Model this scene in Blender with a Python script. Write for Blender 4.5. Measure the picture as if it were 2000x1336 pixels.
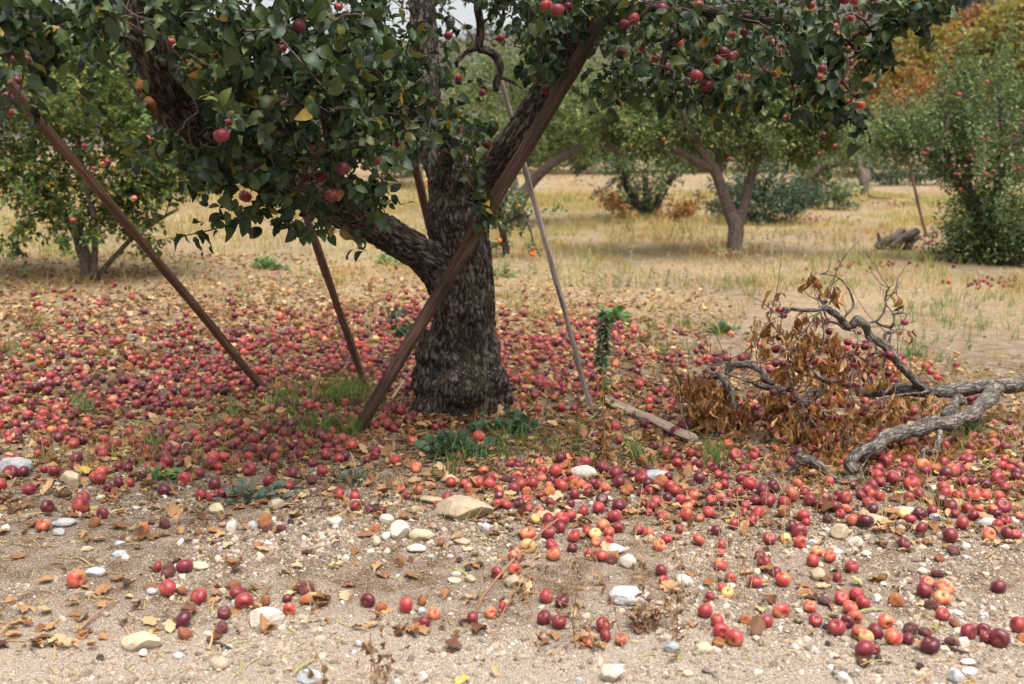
import bpy, math, random
import numpy as np
from mathutils import Vector

# ------------------------------------------------------------------ camera, sky, sun, exposure
for o in list(bpy.data.objects):
    bpy.data.objects.remove(o, do_unlink=True)
SC = bpy.context.scene
COL = SC.collection
rng = np.random.default_rng(11)
random.seed(11)

CAM_H = 1.62
F = 1944.0
PITCH = math.atan((668 - 370) / F)
cam_d = bpy.data.cameras.new('camera')
cam = bpy.data.objects.new('camera', cam_d)
COL.objects.link(cam)
cam.location = (0, 0, CAM_H)
cam.rotation_euler = (math.radians(90) - PITCH, 0, 0)
cam_d.sensor_width = 36.0
cam_d.lens = 35.0
cam_d.clip_end = 2000
cam_d.clip_start = 0.05
cam_d.dof.use_dof = True
cam_d.dof.focus_distance = 5.2
cam_d.dof.aperture_fstop = 2.3
SC.camera = cam

SUN_EL, SUN_AZ = math.radians(70), math.radians(150)      # azimuth: compass-like, measured from +Y towards +X
w = bpy.data.worlds.new('World')
SC.world = w
w.use_nodes = True
nt = w.node_tree
nt.nodes.clear()
out = nt.nodes.new('ShaderNodeOutputWorld')
bg = nt.nodes.new('ShaderNodeBackground')
sky = nt.nodes.new('ShaderNodeTexSky')
sky.sky_type = 'NISHITA'
sky.sun_disc = False
sky.sun_elevation = SUN_EL
sky.sun_rotation = SUN_AZ
sky.dust_density = 4.0
sky.air_density = 1.0
sky.ozone_density = 1.0
hs = nt.nodes.new('ShaderNodeHueSaturation')          # an overcast sky: the same light with most of its blue taken out
hs.inputs['Saturation'].default_value = 0.14
hs.inputs['Value'].default_value = 1.0
nt.links.new(sky.outputs[0], hs.inputs['Color'])
nt.links.new(hs.outputs[0], bg.inputs[0])
bg.inputs[1].default_value = 0.052
nt.links.new(bg.outputs[0], out.inputs[0])

sun_d = bpy.data.lights.new('sun', 'SUN')
sun = bpy.data.objects.new('sun', sun_d)
COL.objects.link(sun)
sun_d.energy = 1.5
sun_d.angle = math.radians(48)
sun_d.color = (1.0, 0.96, 0.915)
sv = Vector((math.sin(SUN_AZ) * math.cos(SUN_EL), math.cos(SUN_AZ) * math.cos(SUN_EL), math.sin(SUN_EL)))
sun.rotation_euler = sv.to_track_quat('Z', 'Y').to_euler()

SC.view_settings.view_transform = 'Standard'
SC.view_settings.look = 'None'
SC.view_settings.gamma = 1.0
SC.view_settings.exposure = 2.05
SC.cycles.use_denoising = True
SC.cycles.max_bounces = 6
SC.cycles.diffuse_bounces = 3
SC.cycles.glossy_bounces = 2
SC.cycles.transmission_bounces = 3
SC.cycles.transparent_max_bounces = 4
SC.render.use_persistent_data = False

# ------------------------------------------------------------------ noise
def _h(ix, iy, iz, seed):
    n = (ix.astype(np.int64) * 374761393 + iy.astype(np.int64) * 668265263 + iz.astype(np.int64) * 2147483647 + seed * 1274126177) & 0xffffffff
    n = ((n ^ (n >> 13)) * 1274126177) & 0xffffffff
    n = (n ^ (n >> 16)) & 0xffffffff
    return n / 4294967295.0

def vnoise(p, seed=0):
    """value noise in -1..1 at points p (n,3)"""
    p = np.asarray(p, float)
    i = np.floor(p).astype(np.int64)
    f = p - i
    f = f * f * (3 - 2 * f)
    r = 0
    for dx in (0, 1):
        wx = f[:, 0] if dx else 1 - f[:, 0]
        for dy in (0, 1):
            wy = f[:, 1] if dy else 1 - f[:, 1]
            for dz in (0, 1):
                wz = f[:, 2] if dz else 1 - f[:, 2]
                r = r + wx * wy * wz * _h(i[:, 0] + dx, i[:, 1] + dy, i[:, 2] + dz, seed)
    return r * 2 - 1

def fbm(p, octv=3, seed=0):
    r, a = 0, 1.0
    p = np.asarray(p, float)
    for k in range(octv):
        r = r + a * vnoise(p, seed + k * 17)
        p = p * 2.03 + 3.1
        a *= 0.5
    return r / 1.75

def sstep(a, b, x):
    t = np.clip((x - a) / (b - a), 0, 1)
    return t * t * (3 - 2 * t)

# ------------------------------------------------------------------ terrain height and picture-to-place helpers
def ground_h(x, y):
    x = np.asarray(x, float); y = np.asarray(y, float)
    shp = np.broadcast(x, y).shape
    x = np.broadcast_to(x, shp).ravel(); y = np.broadcast_to(y, shp).ravel()
    z0 = np.zeros_like(x)
    g = 0.055 * np.maximum(0, y - 9.5) * sstep(9.5, 13, y)
    g = g + 0.34 * sstep(0.5, -4.5, x) * sstep(7.0, 11.5, y)                         # the orchard floor lifts to the left
    edge = 4.15 + 0.25 * np.sin(x * 0.9 + 0.6) + 0.12 * np.sin(x * 2.3)              # shallow bank down to the track
    g = g - 0.07 * sstep(edge + 0.75, edge - 0.35, y)
    p = np.stack([x, y, z0], 1)
    near = sstep(60, 15, y)
    g = g + near * (0.026 * fbm(p * 0.9, 3, 3) + 0.014 * fbm(p * 3.2, 3, 5)) + 0.10 * fbm(p * 0.22, 2, 9) * sstep(9, 16, y)
    # hillside
    prof = 14 + 17 * sstep(-30, 55, x * 100 / np.maximum(y, 1)) + 4 * fbm(p * 0.02, 2, 21)
    g = g + prof * sstep(85, 190, y) + 22 * sstep(0, 60, x * 100 / np.maximum(y, 1)) * sstep(150, 330, y)
    return g.reshape(shp)

CP, SP = math.cos(PITCH), math.sin(PITCH)
def ray(px, py):
    px = np.asarray(px, float); py = np.asarray(py, float)
    cx = (px - 1000) / F; cy = -(py - 668) / F
    return np.stack(np.broadcast_arrays(cx, CP + cy * SP, -SP + cy * CP), -1)

def at(px, py, Z):
    """the place that a point of the photo has at distance Z in front of the camera"""
    d = ray(px, py)
    t = np.asarray(Z, float) / d[..., 1]
    return d * t[..., None] + np.array([0, 0, CAM_H])

ZS = np.concatenate([np.linspace(1.5, 20, 120), np.linspace(20.3, 130, 160)])
def on_ground(px, py):
    """where the sight line through a point of the photo meets the ground"""
    d = ray(px, py)
    sh = d.shape[:-1]
    d = d.reshape(-1, 3)
    u = d / d[:, 1:2]
    X = u[:, 0:1] * ZS; Y = np.broadcast_to(ZS, X.shape); H = u[:, 2:3] * ZS + CAM_H
    below = H < ground_h(X, Y)
    first = np.where(below.any(1), np.argmax(below, 1), len(ZS) - 1)
    hi = ZS[first]; lo = ZS[np.maximum(first - 1, 0)]
    for _ in range(16):
        m = (lo + hi) / 2
        bl = u[:, 2] * m + CAM_H < ground_h(u[:, 0] * m, m)
        hi = np.where(bl, m, hi); lo = np.where(bl, lo, m)
    q = u * hi[:, None]
    q[:, 2] = ground_h(q[:, 0], q[:, 1])
    return q.reshape(*sh, 3)

def project(P):
    P = np.asarray(P, float)
    x = P[..., 0]; y = P[..., 1]; z = P[..., 2] - CAM_H
    dep = y * CP - z * SP
    up = y * SP + z * CP
    return 1000 + F * x / dep, 668 - F * up / dep, dep

# ------------------------------------------------------------------ mesh gathering
class Geo:
    def __init__(s):
        s.V = []; s.Q = []; s.T = []; s.qm = []; s.tm = []; s.A = []; s.n = 0
    def add(s, V, Q=None, T=None, mat=0, A=None):
        V = np.asarray(V, float).reshape(-1, 3)
        if Q is not None and len(Q):
            Q = np.asarray(Q, np.int64).reshape(-1, 4) + s.n
            s.Q.append(Q); s.qm.append(np.broadcast_to(np.asarray(mat), (len(Q),)))
        if T is not None and len(T):
            T = np.asarray(T, np.int64).reshape(-1, 3) + s.n
            s.T.append(T); s.tm.append(np.broadcast_to(np.asarray(mat), (len(T),)))
        s.V.append(V)
        s.A.append(np.zeros_like(V) if A is None else np.asarray(A, float).reshape(-1, 3))
        s.n += len(V)
        return s
    def mesh(s, name, mats, smooth=True, attr=None, loc=(0, 0, 0)):
        V = np.concatenate(s.V) - np.asarray(loc, float)
        Q = np.concatenate(s.Q) if s.Q else np.zeros((0, 4), np.int64)
        T = np.concatenate(s.T) if s.T else np.zeros((0, 3), np.int64)
        mi = np.concatenate(list(s.qm) + list(s.tm)) if (s.qm or s.tm) else np.zeros(0)
        me = bpy.data.meshes.new(name)
        me.vertices.add(len(V)); me.vertices.foreach_set('co', V.astype(np.float32).ravel())
        nl = len(Q) * 4 + len(T) * 3
        me.loops.add(nl)
        me.loops.foreach_set('vertex_index', np.concatenate([Q.ravel(), T.ravel()]).astype(np.int32))
        me.polygons.add(len(Q) + len(T))
        st = np.concatenate([np.arange(len(Q)) * 4, len(Q) * 4 + np.arange(len(T)) * 3])
        me.polygons.foreach_set('loop_start', st.astype(np.int32))
        me.polygons.foreach_set('material_index', mi.astype(np.int32))
        me.polygons.foreach_set('use_smooth', np.full(len(st), bool(smooth)))
        for m in mats: me.materials.append(m)
        if attr:
            a = me.attributes.new(attr, 'FLOAT_VECTOR', 'POINT')
            a.data.foreach_set('vector', np.concatenate(s.A).astype(np.float32).ravel())
        me.update(calc_edges=True)
        me.validate()
        return me
    def obj(s, name, mats, parent=None, smooth=True, attr=None, loc=(0, 0, 0)):
        if not isinstance(mats, (list, tuple)): mats = [mats]
        lc = np.asarray(parent.location) if parent is not None else np.asarray(loc, float)
        o = bpy.data.objects.new(name, s.mesh(name, mats, smooth, attr, lc))
        COL.objects.link(o)
        if parent is not None: o.parent = parent
        else: o.location = lc
        return o

def thing(name, label, cat, loc, group=None):
    o = bpy.data.objects.new(name, None)
    o.empty_display_size = 0.1
    COL.objects.link(o)
    o.location = Vector([float(v) for v in loc])
    o['label'] = label; o['category'] = cat
    if group: o['group'] = group
    return o

def tag(o, label, cat, group=None):
    o['label'] = label; o['category'] = cat
    if group: o['group'] = group
    return o

def stuff(o, label, cat):
    o['kind'] = 'stuff'; o['label'] = label; o['category'] = cat
    return o

def catmull(P, sub):
    P = np.asarray(P, float)
    if sub <= 1 or len(P) < 2: return P
    E = np.vstack([2 * P[0] - P[1], P, 2 * P[-1] - P[-2]])
    o = []
    for i in range(len(P) - 1):
        a, b, c, d = E[i:i + 4]
        for t in np.arange(sub) / sub:
            o.append(0.5 * (2 * b + (c - a) * t + (2 * a - 5 * b + 4 * c - d) * t * t + (3 * b - a - 3 * c + d) * t ** 3))
    o.append(P[-1])
    return np.array(o)

def frames(P):
    T = np.gradient(P, axis=0)
    T /= np.linalg.norm(T, axis=1)[:, None] + 1e-9
    N = np.zeros_like(P)
    ref = np.array([0, 1, 0]) if abs(T[0][1]) < 0.9 else np.array([1, 0, 0])
    n = ref - T[0] * ref.dot(T[0]); n /= np.linalg.norm(n)
    for i in range(len(P)):
        n = n - T[i] * n.dot(T[i]); n /= np.linalg.norm(n) + 1e-9
        N[i] = n
    return T, N, np.cross(T, N)

def tube(geo, P, R, seg=8, sub=4, mat=0, rough=0.0, seed=0, cap=True, kink=0.0):
    """a tapering limb through the points P with radii R"""
    PR = catmull(np.column_stack([np.asarray(P, float), np.asarray(R, float)]), sub)
    P, R = PR[:, :3], np.maximum(PR[:, 3], 0.0008)
    if kink:
        q = np.arange(len(P))[:, None] * 0.37 + seed * 11.3
        P = P + kink * R[:, None] * np.stack([vnoise(np.hstack([q, q * 0, q * 0 + c]), 3 + c) for c in range(3)], 1)
        R = R * (1 + 0.14 * vnoise(np.hstack([q * 1.3, q * 0, q * 0]), 9))
    T, N, B = frames(P)
    t = np.concatenate([[0], np.cumsum(np.linalg.norm(np.diff(P, axis=0), axis=1))])
    a = np.arange(seg) * 2 * np.pi / seg
    c, s_ = np.cos(a), np.sin(a)
    A = np.stack([np.outer(R, c), np.outer(R, s_), np.repeat(t[:, None], seg, 1)], -1)
    rr = np.repeat(R[:, None], seg, 1)
    if rough:
        q = (A * np.array([1, 1, 0.5])).reshape(-1, 3)
        rr = rr * (1 + rough * fbm(q / max(R.max(), .004) * 1.3, 2, seed)).reshape(rr.shape)
    V = P[:, None, :] + rr[..., None] * (c[None, :, None] * N[:, None, :] + s_[None, :, None] * B[:, None, :])
    n = len(P)
    i = np.arange(n - 1)[:, None] * seg; j = np.arange(seg)[None, :]
    Q = np.stack([i + j, i + (j + 1) % seg, i + seg + (j + 1) % seg, i + seg + j], -1).reshape(-1, 4)
    V = V.reshape(-1, 3); A = A.reshape(-1, 3) + seed * 0.37
    Tt = []
    if cap:
        V = np.vstack([V, P[0], P[-1] + T[-1] * R[-1] * 0.4]); A = np.vstack([A, A[0], A[-1]])
        k0, k1 = n * seg, n * seg + 1
        for q in range(seg):
            Tt.append((k0, (q + 1) % seg, q)); Tt.append((k1, (n - 1) * seg + q, (n - 1) * seg + (q + 1) % seg))
    geo.add(V, Q, Tt, mat, A)

def leaves(geo, tmpl, pos, u, nrm, size, mat=0, width=1.0):
    """copies of a small leaf mesh: tip along u, face along nrm"""
    TV, TQ, TT = tmpl
    pos = np.asarray(pos, float)
    N = len(pos)
    if N == 0: return
    u = u / (np.linalg.norm(u, axis=1)[:, None] + 1e-9)
    n = nrm - u * (nrm * u).sum(1)[:, None]
    n /= np.linalg.norm(n, axis=1)[:, None] + 1e-9
    v = np.cross(n, u)
    size = np.broadcast_to(np.asarray(size, float), (N,)); width = np.broadcast_to(np.asarray(width, float), (N,))
    X = TV[:, 0][None, :, None] * u[:, None, :] + (TV[:, 1][None, :] * width[:, None])[..., None] * v[:, None, :] + TV[:, 2][None, :, None] * n[:, None, :]
    V = pos[:, None, :] + X * size[:, None, None]
    k = np.arange(N)[:, None, None] * len(TV)
    Q = (TQ[None] + k).reshape(-1, 4) if len(TQ) else None
    T = (TT[None] + k).reshape(-1, 3) if len(TT) else None
    geo.add(V.reshape(-1, 3), Q, T, mat)

def leaf_tmpl(nx=5, half=0.32, fold=0.12, curl=0.25, twist=0.0, wave=0.03, lobed=0, seed=0):
    """a leaf of unit length: outline with a midrib fold, a curl along its length and a wavy edge"""
    r = np.random.default_rng(seed)
    xs = np.linspace(0, 1, nx)
    V = []
    for i, x in enumerate(xs):
        wd = half * (math.sin(math.pi * min(1, x ** 0.85)) ** 0.75) if 0 < x < 1 else 0.012
        if lobed: wd *= 1 + lobed * (1 if i % 2 else -0.55)
        z = -curl * x * x + 0.06 * math.sin(x * 3)
        tw = twist * x
        for sgn in (-1, 0, 1):
            zz = z + (fold * wd / half * 1.0 if sgn else 0) + (r.uniform(-wave, wave) if sgn else 0)
            yy = sgn * wd
            V.append((x - 0.1 * curl * x * x, yy * math.cos(tw) - (zz - z) * math.sin(tw), z + (zz - z) * math.cos(tw) + yy * math.sin(tw)))
    Q = []
    for i in range(nx - 1):
        a = i * 3
        Q += [(a, a + 3, a + 4, a + 1), (a + 1, a + 4, a + 5, a + 2)]
    return np.array(V), np.array(Q), np.zeros((0, 3), int)

def crumple_tmpl(seed, nx=6, ny=5):
    """a dead leaf: ragged lobed outline, buckled and rolled"""
    r = np.random.default_rng(seed)
    lob = r.uniform(0.15, 0.4); ph = r.uniform(0, 6.28); hw = r.uniform(0.26, 0.46)
    bx, by = r.uniform(-0.5, 0.5), r.uniform(0.1, 0.9)
    V = []
    for i in range(nx):
        x = i / (nx - 1)
        wd = hw * (math.sin(math.pi * min(max(x, 0.04), 0.97)) ** 0.6) * (1 + lob * math.sin(x * 15 + ph))
        for j in range(ny):
            t = j / (ny - 1) * 2 - 1
            z = 0.5 * by * (t * wd / hw) ** 2 * 0.5 + bx * (x - 0.5) ** 2 + r.normal(0, 0.045)
            V.append((x + r.normal(0, 0.025), wd * t * (1 - 0.25 * by) + r.normal(0, 0.02), z))
    Q = [(i * ny + j, (i + 1) * ny + j, (i + 1) * ny + j + 1, i * ny + j + 1) for i in range(nx - 1) for j in range(ny - 1)]
    return np.array(V), np.array(Q), np.zeros((0, 3), int)
CRUMPLE = [crumple_tmpl(200 + k) for k in range(12)]

def unit(n):
    v = rng.normal(size=(n, 3))
    return v / np.linalg.norm(v, axis=1)[:, None]

APPLE_LEAF = [leaf_tmpl(7, 0.25 + 0.035 * (k % 4), 0.04 + 0.08 * (k % 3), -0.06 + 0.19 * (k % 4), (k % 5 - 2) * 0.48, 0.055, seed=k) for k in range(16)]
DRY_LEAF = [leaf_tmpl(6, 0.24 + 0.04 * (k % 3), 0.14 + 0.13 * (k % 3), -0.75 + 0.36 * (k % 5), (k % 4 - 1.5) * 1.1, 0.13, lobed=0.22 if k % 4 == 3 else 0, seed=20 + k) for k in range(10)]
SMALL_LEAF = (np.array([(0, 0, 0), (0.5, 0.24, 0.07), (1, 0, -0.12), (0.5, -0.24, 0.07), (0.5, 0, -0.02)]), np.zeros((0, 4), int), np.array([(0, 4, 1), (1, 4, 2), (0, 3, 4), (3, 2, 4)]))

# ------------------------------------------------------------------ materials
def mat(name):
    m = bpy.data.materials.new(name)
    m.use_nodes = True
    n = m.node_tree
    return m, n, n.nodes['Principled BSDF'], n.nodes['Material Output']
def N(nt, t, **k):
    n = nt.nodes.new(t)
    for a, v in k.items():
        if a in n.inputs: n.inputs[a].default_value = v
        else: setattr(n, a, v)
    return n
def L(nt, a, b): nt.links.new(a, b)
def ramp(nt, stops, interp='LINEAR'):
    r = nt.nodes.new('ShaderNodeValToRGB')
    r.color_ramp.interpolation = interp
    e = r.color_ramp.elements
    while len(e) < len(stops): e.new(0.5)
    for i, (p, c) in enumerate(stops):
        e[i].position = p; e[i].color = (*c, 1)
    return r
def mixc(nt, fac, a, b, mode='MIX'):
    m = nt.nodes.new('ShaderNodeMix'); m.data_type = 'RGBA'; m.blend_type = mode
    for s, v in ((0, fac), (6, a), (7, b)):
        if isinstance(v, bpy.types.NodeSocket): nt.links.new(v, m.inputs[s])
        elif s == 0: m.inputs[0].default_value = v
        else: m.inputs[s].default_value = (*v, 1)
    return m.outputs[2]
def math_(nt, op, a, b=0.0, c=None):
    m = nt.nodes.new('ShaderNodeMath'); m.operation = op
    for i, v in enumerate((a, b, c)):
        if v is None: continue
        if isinstance(v, bpy.types.NodeSocket): nt.links.new(v, m.inputs[i])
        else: m.inputs[i].default_value = v
    return m.outputs[0]
def noise(nt, vec, scale, detail=3.0, rough=0.55):
    n = nt.nodes.new('ShaderNodeTexNoise'); n.inputs['Scale'].default_value = scale; n.inputs['Detail'].default_value = detail; n.inputs['Roughness'].default_value = rough
    if vec is not None: nt.links.new(vec, n.inputs['Vector'])
    return n.outputs['Fac']
def voro(nt, vec, scale, feature='F1', rand=1.0):
    n = nt.nodes.new('ShaderNodeTexVoronoi'); n.feature = feature; n.inputs['Scale'].default_value = scale
    n.inputs['Randomness'].default_value = rand
    if vec is not None: nt.links.new(vec, n.inputs['Vector'])
    return n
def bump(nt, h, strength, dist, bsdf):
    b = nt.nodes.new('ShaderNodeBump'); b.inputs['Strength'].default_value = strength; b.inputs['Distance'].default_value = dist
    nt.links.new(h, b.inputs['Height']); nt.links.new(b.outputs[0], bsdf.inputs['Normal'])
def vmul(nt, vec, s):
    m = nt.nodes.new('ShaderNodeMapping'); m.inputs['Scale'].default_value = s
    nt.links.new(vec, m.inputs['Vector']); return m.outputs[0]
def attr_vec(nt, name):
    a = nt.nodes.new('ShaderNodeAttribute'); a.attribute_name = name; return a.outputs['Vector']
def island(nt): return nt.nodes.new('ShaderNodeNewGeometry').outputs['Random Per Island']

def leaf_mat(name, stops, under, rough=0.42, trans=0.25, spec=0.22, blotch=None):
    m, nt, b, o = mat(name)
    r = ramp(nt, stops); L(nt, island(nt), r.inputs[0])
    c = r.outputs[0]
    geo = nt.nodes.new('ShaderNodeNewGeometry')
    nz = noise(nt, geo.outputs['Position'], 45.0, 2.0)
    c = mixc(nt, 0.35, c, mixc(nt, nz, (0.35, 0.35, 0.3), (1.5, 1.5, 1.4)), 'MULTIPLY')
    if blotch:
        f = ramp(nt, [(0.60, (0, 0, 0)), (0.72, (1, 1, 1))]); L(nt, noise(nt, geo.outputs['Position'], 60.0, 2.0), f.inputs[0])
        c = mixc(nt, math_(nt, 'MULTIPLY', f.outputs[0], 0.6), c, blotch)
    c2 = mixc(nt, math_(nt, 'MULTIPLY', geo.outputs['Backfacing'], 0.55), c, under)
    L(nt, c2, b.inputs['Base Color'])
    b.inputs['Roughness'].default_value = rough
    b.inputs['Specular IOR Level'].default_value = spec
    if trans:
        t = nt.nodes.new('ShaderNodeBsdfTranslucent')
        L(nt, mixc(nt, 1.0, c, (1.5, 1.5, 0.9), 'MULTIPLY'), t.inputs[0])
        mx = nt.nodes.new('ShaderNodeMixShader'); mx.inputs[0].default_value = trans
        L(nt, b.outputs[0], mx.inputs[1]); L(nt, t.outputs[0], mx.inputs[2]); L(nt, mx.outputs[0], o.inputs[0])
    return m

M = {}
M['leaf'] = leaf_mat('apple_leaf_green', [(0.0, (0.008, 0.019, 0.009)), (0.3, (0.019, 0.039, 0.015)), (0.6, (0.038, 0.066, 0.019)), (0.84, (0.075, 0.105, 0.028)), (0.95, (0.10, 0.115, 0.032)), (0.975, (0.19, 0.16, 0.03)), (1.0, (0.36, 0.23, 0.03))],
                     (0.06, 0.095, 0.05), 0.46, 0.16, 0.35, (0.07, 0.08, 0.025))
M['leaf_bg'] = leaf_mat('orchard_leaf_green', [(0.0, (0.028, 0.05, 0.018)), (0.35, (0.07, 0.112, 0.036)), (0.75, (0.15, 0.20, 0.07)), (0.93, (0.29, 0.32, 0.14)), (1.0, (0.36, 0.26, 0.06))], (0.22, 0.27, 0.14), 0.5, 0.28)
M['leaf_left'] = leaf_mat('left_tree_leaf', [(0.0, (0.045, 0.08, 0.025)), (0.5, (0.10, 0.155, 0.05)), (0.88, (0.20, 0.25, 0.09)), (0.95, (0.38, 0.29, 0.05)), (1.0, (0.40, 0.27, 0.05))], (0.24, 0.28, 0.16), 0.42, 0.35)
M['leaf_blue'] = leaf_mat('shoot_leaf_grey_green', [(0.0, (0.028, 0.052, 0.026)), (0.45, (0.08, 0.125, 0.058)), (0.85, (0.18, 0.24, 0.125)), (0.97, (0.30, 0.34, 0.19)), (1.0, (0.40, 0.30, 0.07))], (0.22, 0.28, 0.16), 0.42, 0.26)
M['leaf_dark'] = leaf_mat('shrub_leaf_dark', [(0.0, (0.03, 0.06, 0.04)), (0.6, (0.055, 0.095, 0.06)), (1.0, (0.10, 0.14, 0.08))], (0.13, 0.17, 0.12), 0.5, 0.2)
M['leaf_right'] = leaf_mat('right_tree_leaf', [(0.0, (0.028, 0.052, 0.022)), (0.4, (0.08, 0.125, 0.052)), (0.8, (0.175, 0.235, 0.11)), (0.96, (0.31, 0.36, 0.20)), (1.0, (0.46, 0.34, 0.06))], (0.22, 0.28, 0.15), 0.42, 0.3)
M['leaf_pale'] = leaf_mat('far_leaf_pale', [(0.0, (0.08, 0.12, 0.05)), (0.5, (0.16, 0.215, 0.095)), (1.0, (0.28, 0.32, 0.16))], (0.25, 0.30, 0.17), 0.55, 0.28)
M['leaf_ochre'] = leaf_mat('hill_leaf_ochre', [(0.0, (0.15, 0.085, 0.028)), (0.5, (0.25, 0.155, 0.05)), (1.0, (0.34, 0.235, 0.075))], (0.3, 0.2, 0.08), 0.6, 0.35)
M['leaf_olive'] = leaf_mat('hill_leaf_olive', [(0.0, (0.14, 0.12, 0.04)), (0.6, (0.25, 0.21, 0.07)), (1.0, (0.35, 0.28, 0.09))], (0.3, 0.26, 0.1), 0.6, 0.35)
M['leaf_rust'] = leaf_mat('hill_leaf_rust', [(0.0, (0.18, 0.075, 0.03)), (0.6, (0.27, 0.115, 0.04)), (1.0, (0.32, 0.17, 0.05))], (0.26, 0.14, 0.07), 0.6, 0.2)
M['needle'] = leaf_mat('conifer_needle', [(0.0, (0.03, 0.045, 0.035)), (1.0, (0.06, 0.08, 0.055))], (0.06, 0.08, 0.06), 0.7, 0.0)
M['scrub'] = leaf_mat('hill_scrub', [(0.0, (0.05, 0.052, 0.042)), (0.5, (0.085, 0.082, 0.06)), (1.0, (0.13, 0.105, 0.07))], (0.1, 0.09, 0.07), 0.8, 0.0)
M['deadleaf'] = leaf_mat('dead_hanging_leaf', [(0.0, (0.06, 0.026, 0.012)), (0.3, (0.17, 0.066, 0.022)), (0.7, (0.34, 0.145, 0.04)), (0.9, (0.46, 0.23, 0.07)), (1.0, (0.50, 0.33, 0.16))], (0.40, 0.22, 0.09), 0.5, 0.25, 0.45)
M['litter'] = leaf_mat('fallen_dry_leaf', [(0.0, (0.075, 0.033, 0.017)), (0.25, (0.19, 0.082, 0.034)), (0.55, (0.33, 0.165, 0.072)), (0.82, (0.43, 0.255, 0.13)), (0.965, (0.52, 0.37, 0.22)), (0.985, (0.38, 0.36, 0.15)), (1.0, (0.46, 0.34, 0.07))], (0.40, 0.255, 0.145), 0.6, 0.15, 0.35)
M['straw'] = leaf_mat('dry_grass_blade', [(0.0, (0.25, 0.165, 0.07)), (0.4, (0.42, 0.30, 0.13)), (0.78, (0.55, 0.43, 0.23)), (0.84, (0.36, 0.35, 0.15)), (1.0, (0.22, 0.27, 0.11))], (0.42, 0.31, 0.15), 0.6, 0.25, 0.25)
def patch(m, scale, lo, hi, col, amt):
    """another grass growing through in patches"""
    nt = m.node_tree; b = nt.nodes['Principled BSDF']
    src = b.inputs['Base Color'].links[0].from_socket
    g = nt.nodes.new('ShaderNodeNewGeometry')
    f = ramp(nt, [(lo, (0, 0, 0)), (hi, (1, 1, 1))]); L(nt, noise(nt, g.outputs['Position'], scale, 4.0, 0.6), f.inputs[0])
    L(nt, mixc(nt, math_(nt, 'MULTIPLY', f.outputs[0], amt), src, col), b.inputs['Base Color'])
patch(M['straw'], 0.42, 0.42, 0.56, (0.27, 0.31, 0.09), 0.9)
patch(M['straw'], 0.7, 0.50, 0.62, (0.46, 0.24, 0.08), 0.75)
M['grass'] = leaf_mat('green_grass_blade', [(0.0, (0.06, 0.13, 0.03)), (0.7, (0.12, 0.22, 0.055)), (0.88, (0.24, 0.28, 0.09)), (1.0, (0.45, 0.36, 0.18))], (0.14, 0.23, 0.07), 0.5, 0.3)
M['weed'] = leaf_mat('broad_weed_leaf', [(0.0, (0.028, 0.06, 0.032)), (1.0, (0.075, 0.125, 0.065))], (0.12, 0.16, 0.11), 0.5, 0.2)
M['weed_bright'] = leaf_mat('bright_weed_leaf', [(0.0, (0.07, 0.15, 0.05)), (1.0, (0.14, 0.24, 0.08))], (0.16, 0.24, 0.1), 0.5, 0.25)
M['weed_grey'] = leaf_mat('grey_green_weed_leaf', [(0.0, (0.06, 0.09, 0.06)), (0.7, (0.11, 0.15, 0.11)), (1.0, (0.14, 0.09, 0.09))], (0.17, 0.21, 0.16), 0.55, 0.15)
M['weed_pale'] = leaf_mat('pale_seed_head', [(0.0, (0.26, 0.27, 0.16)), (1.0, (0.44, 0.43, 0.29))], (0.36, 0.36, 0.24), 0.7, 0.3)
M['dryweed'] = leaf_mat('dry_weed_leaf', [(0.0, (0.16, 0.09, 0.05)), (1.0, (0.36, 0.24, 0.14))], (0.3, 0.2, 0.12), 0.7, 0.15)

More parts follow.
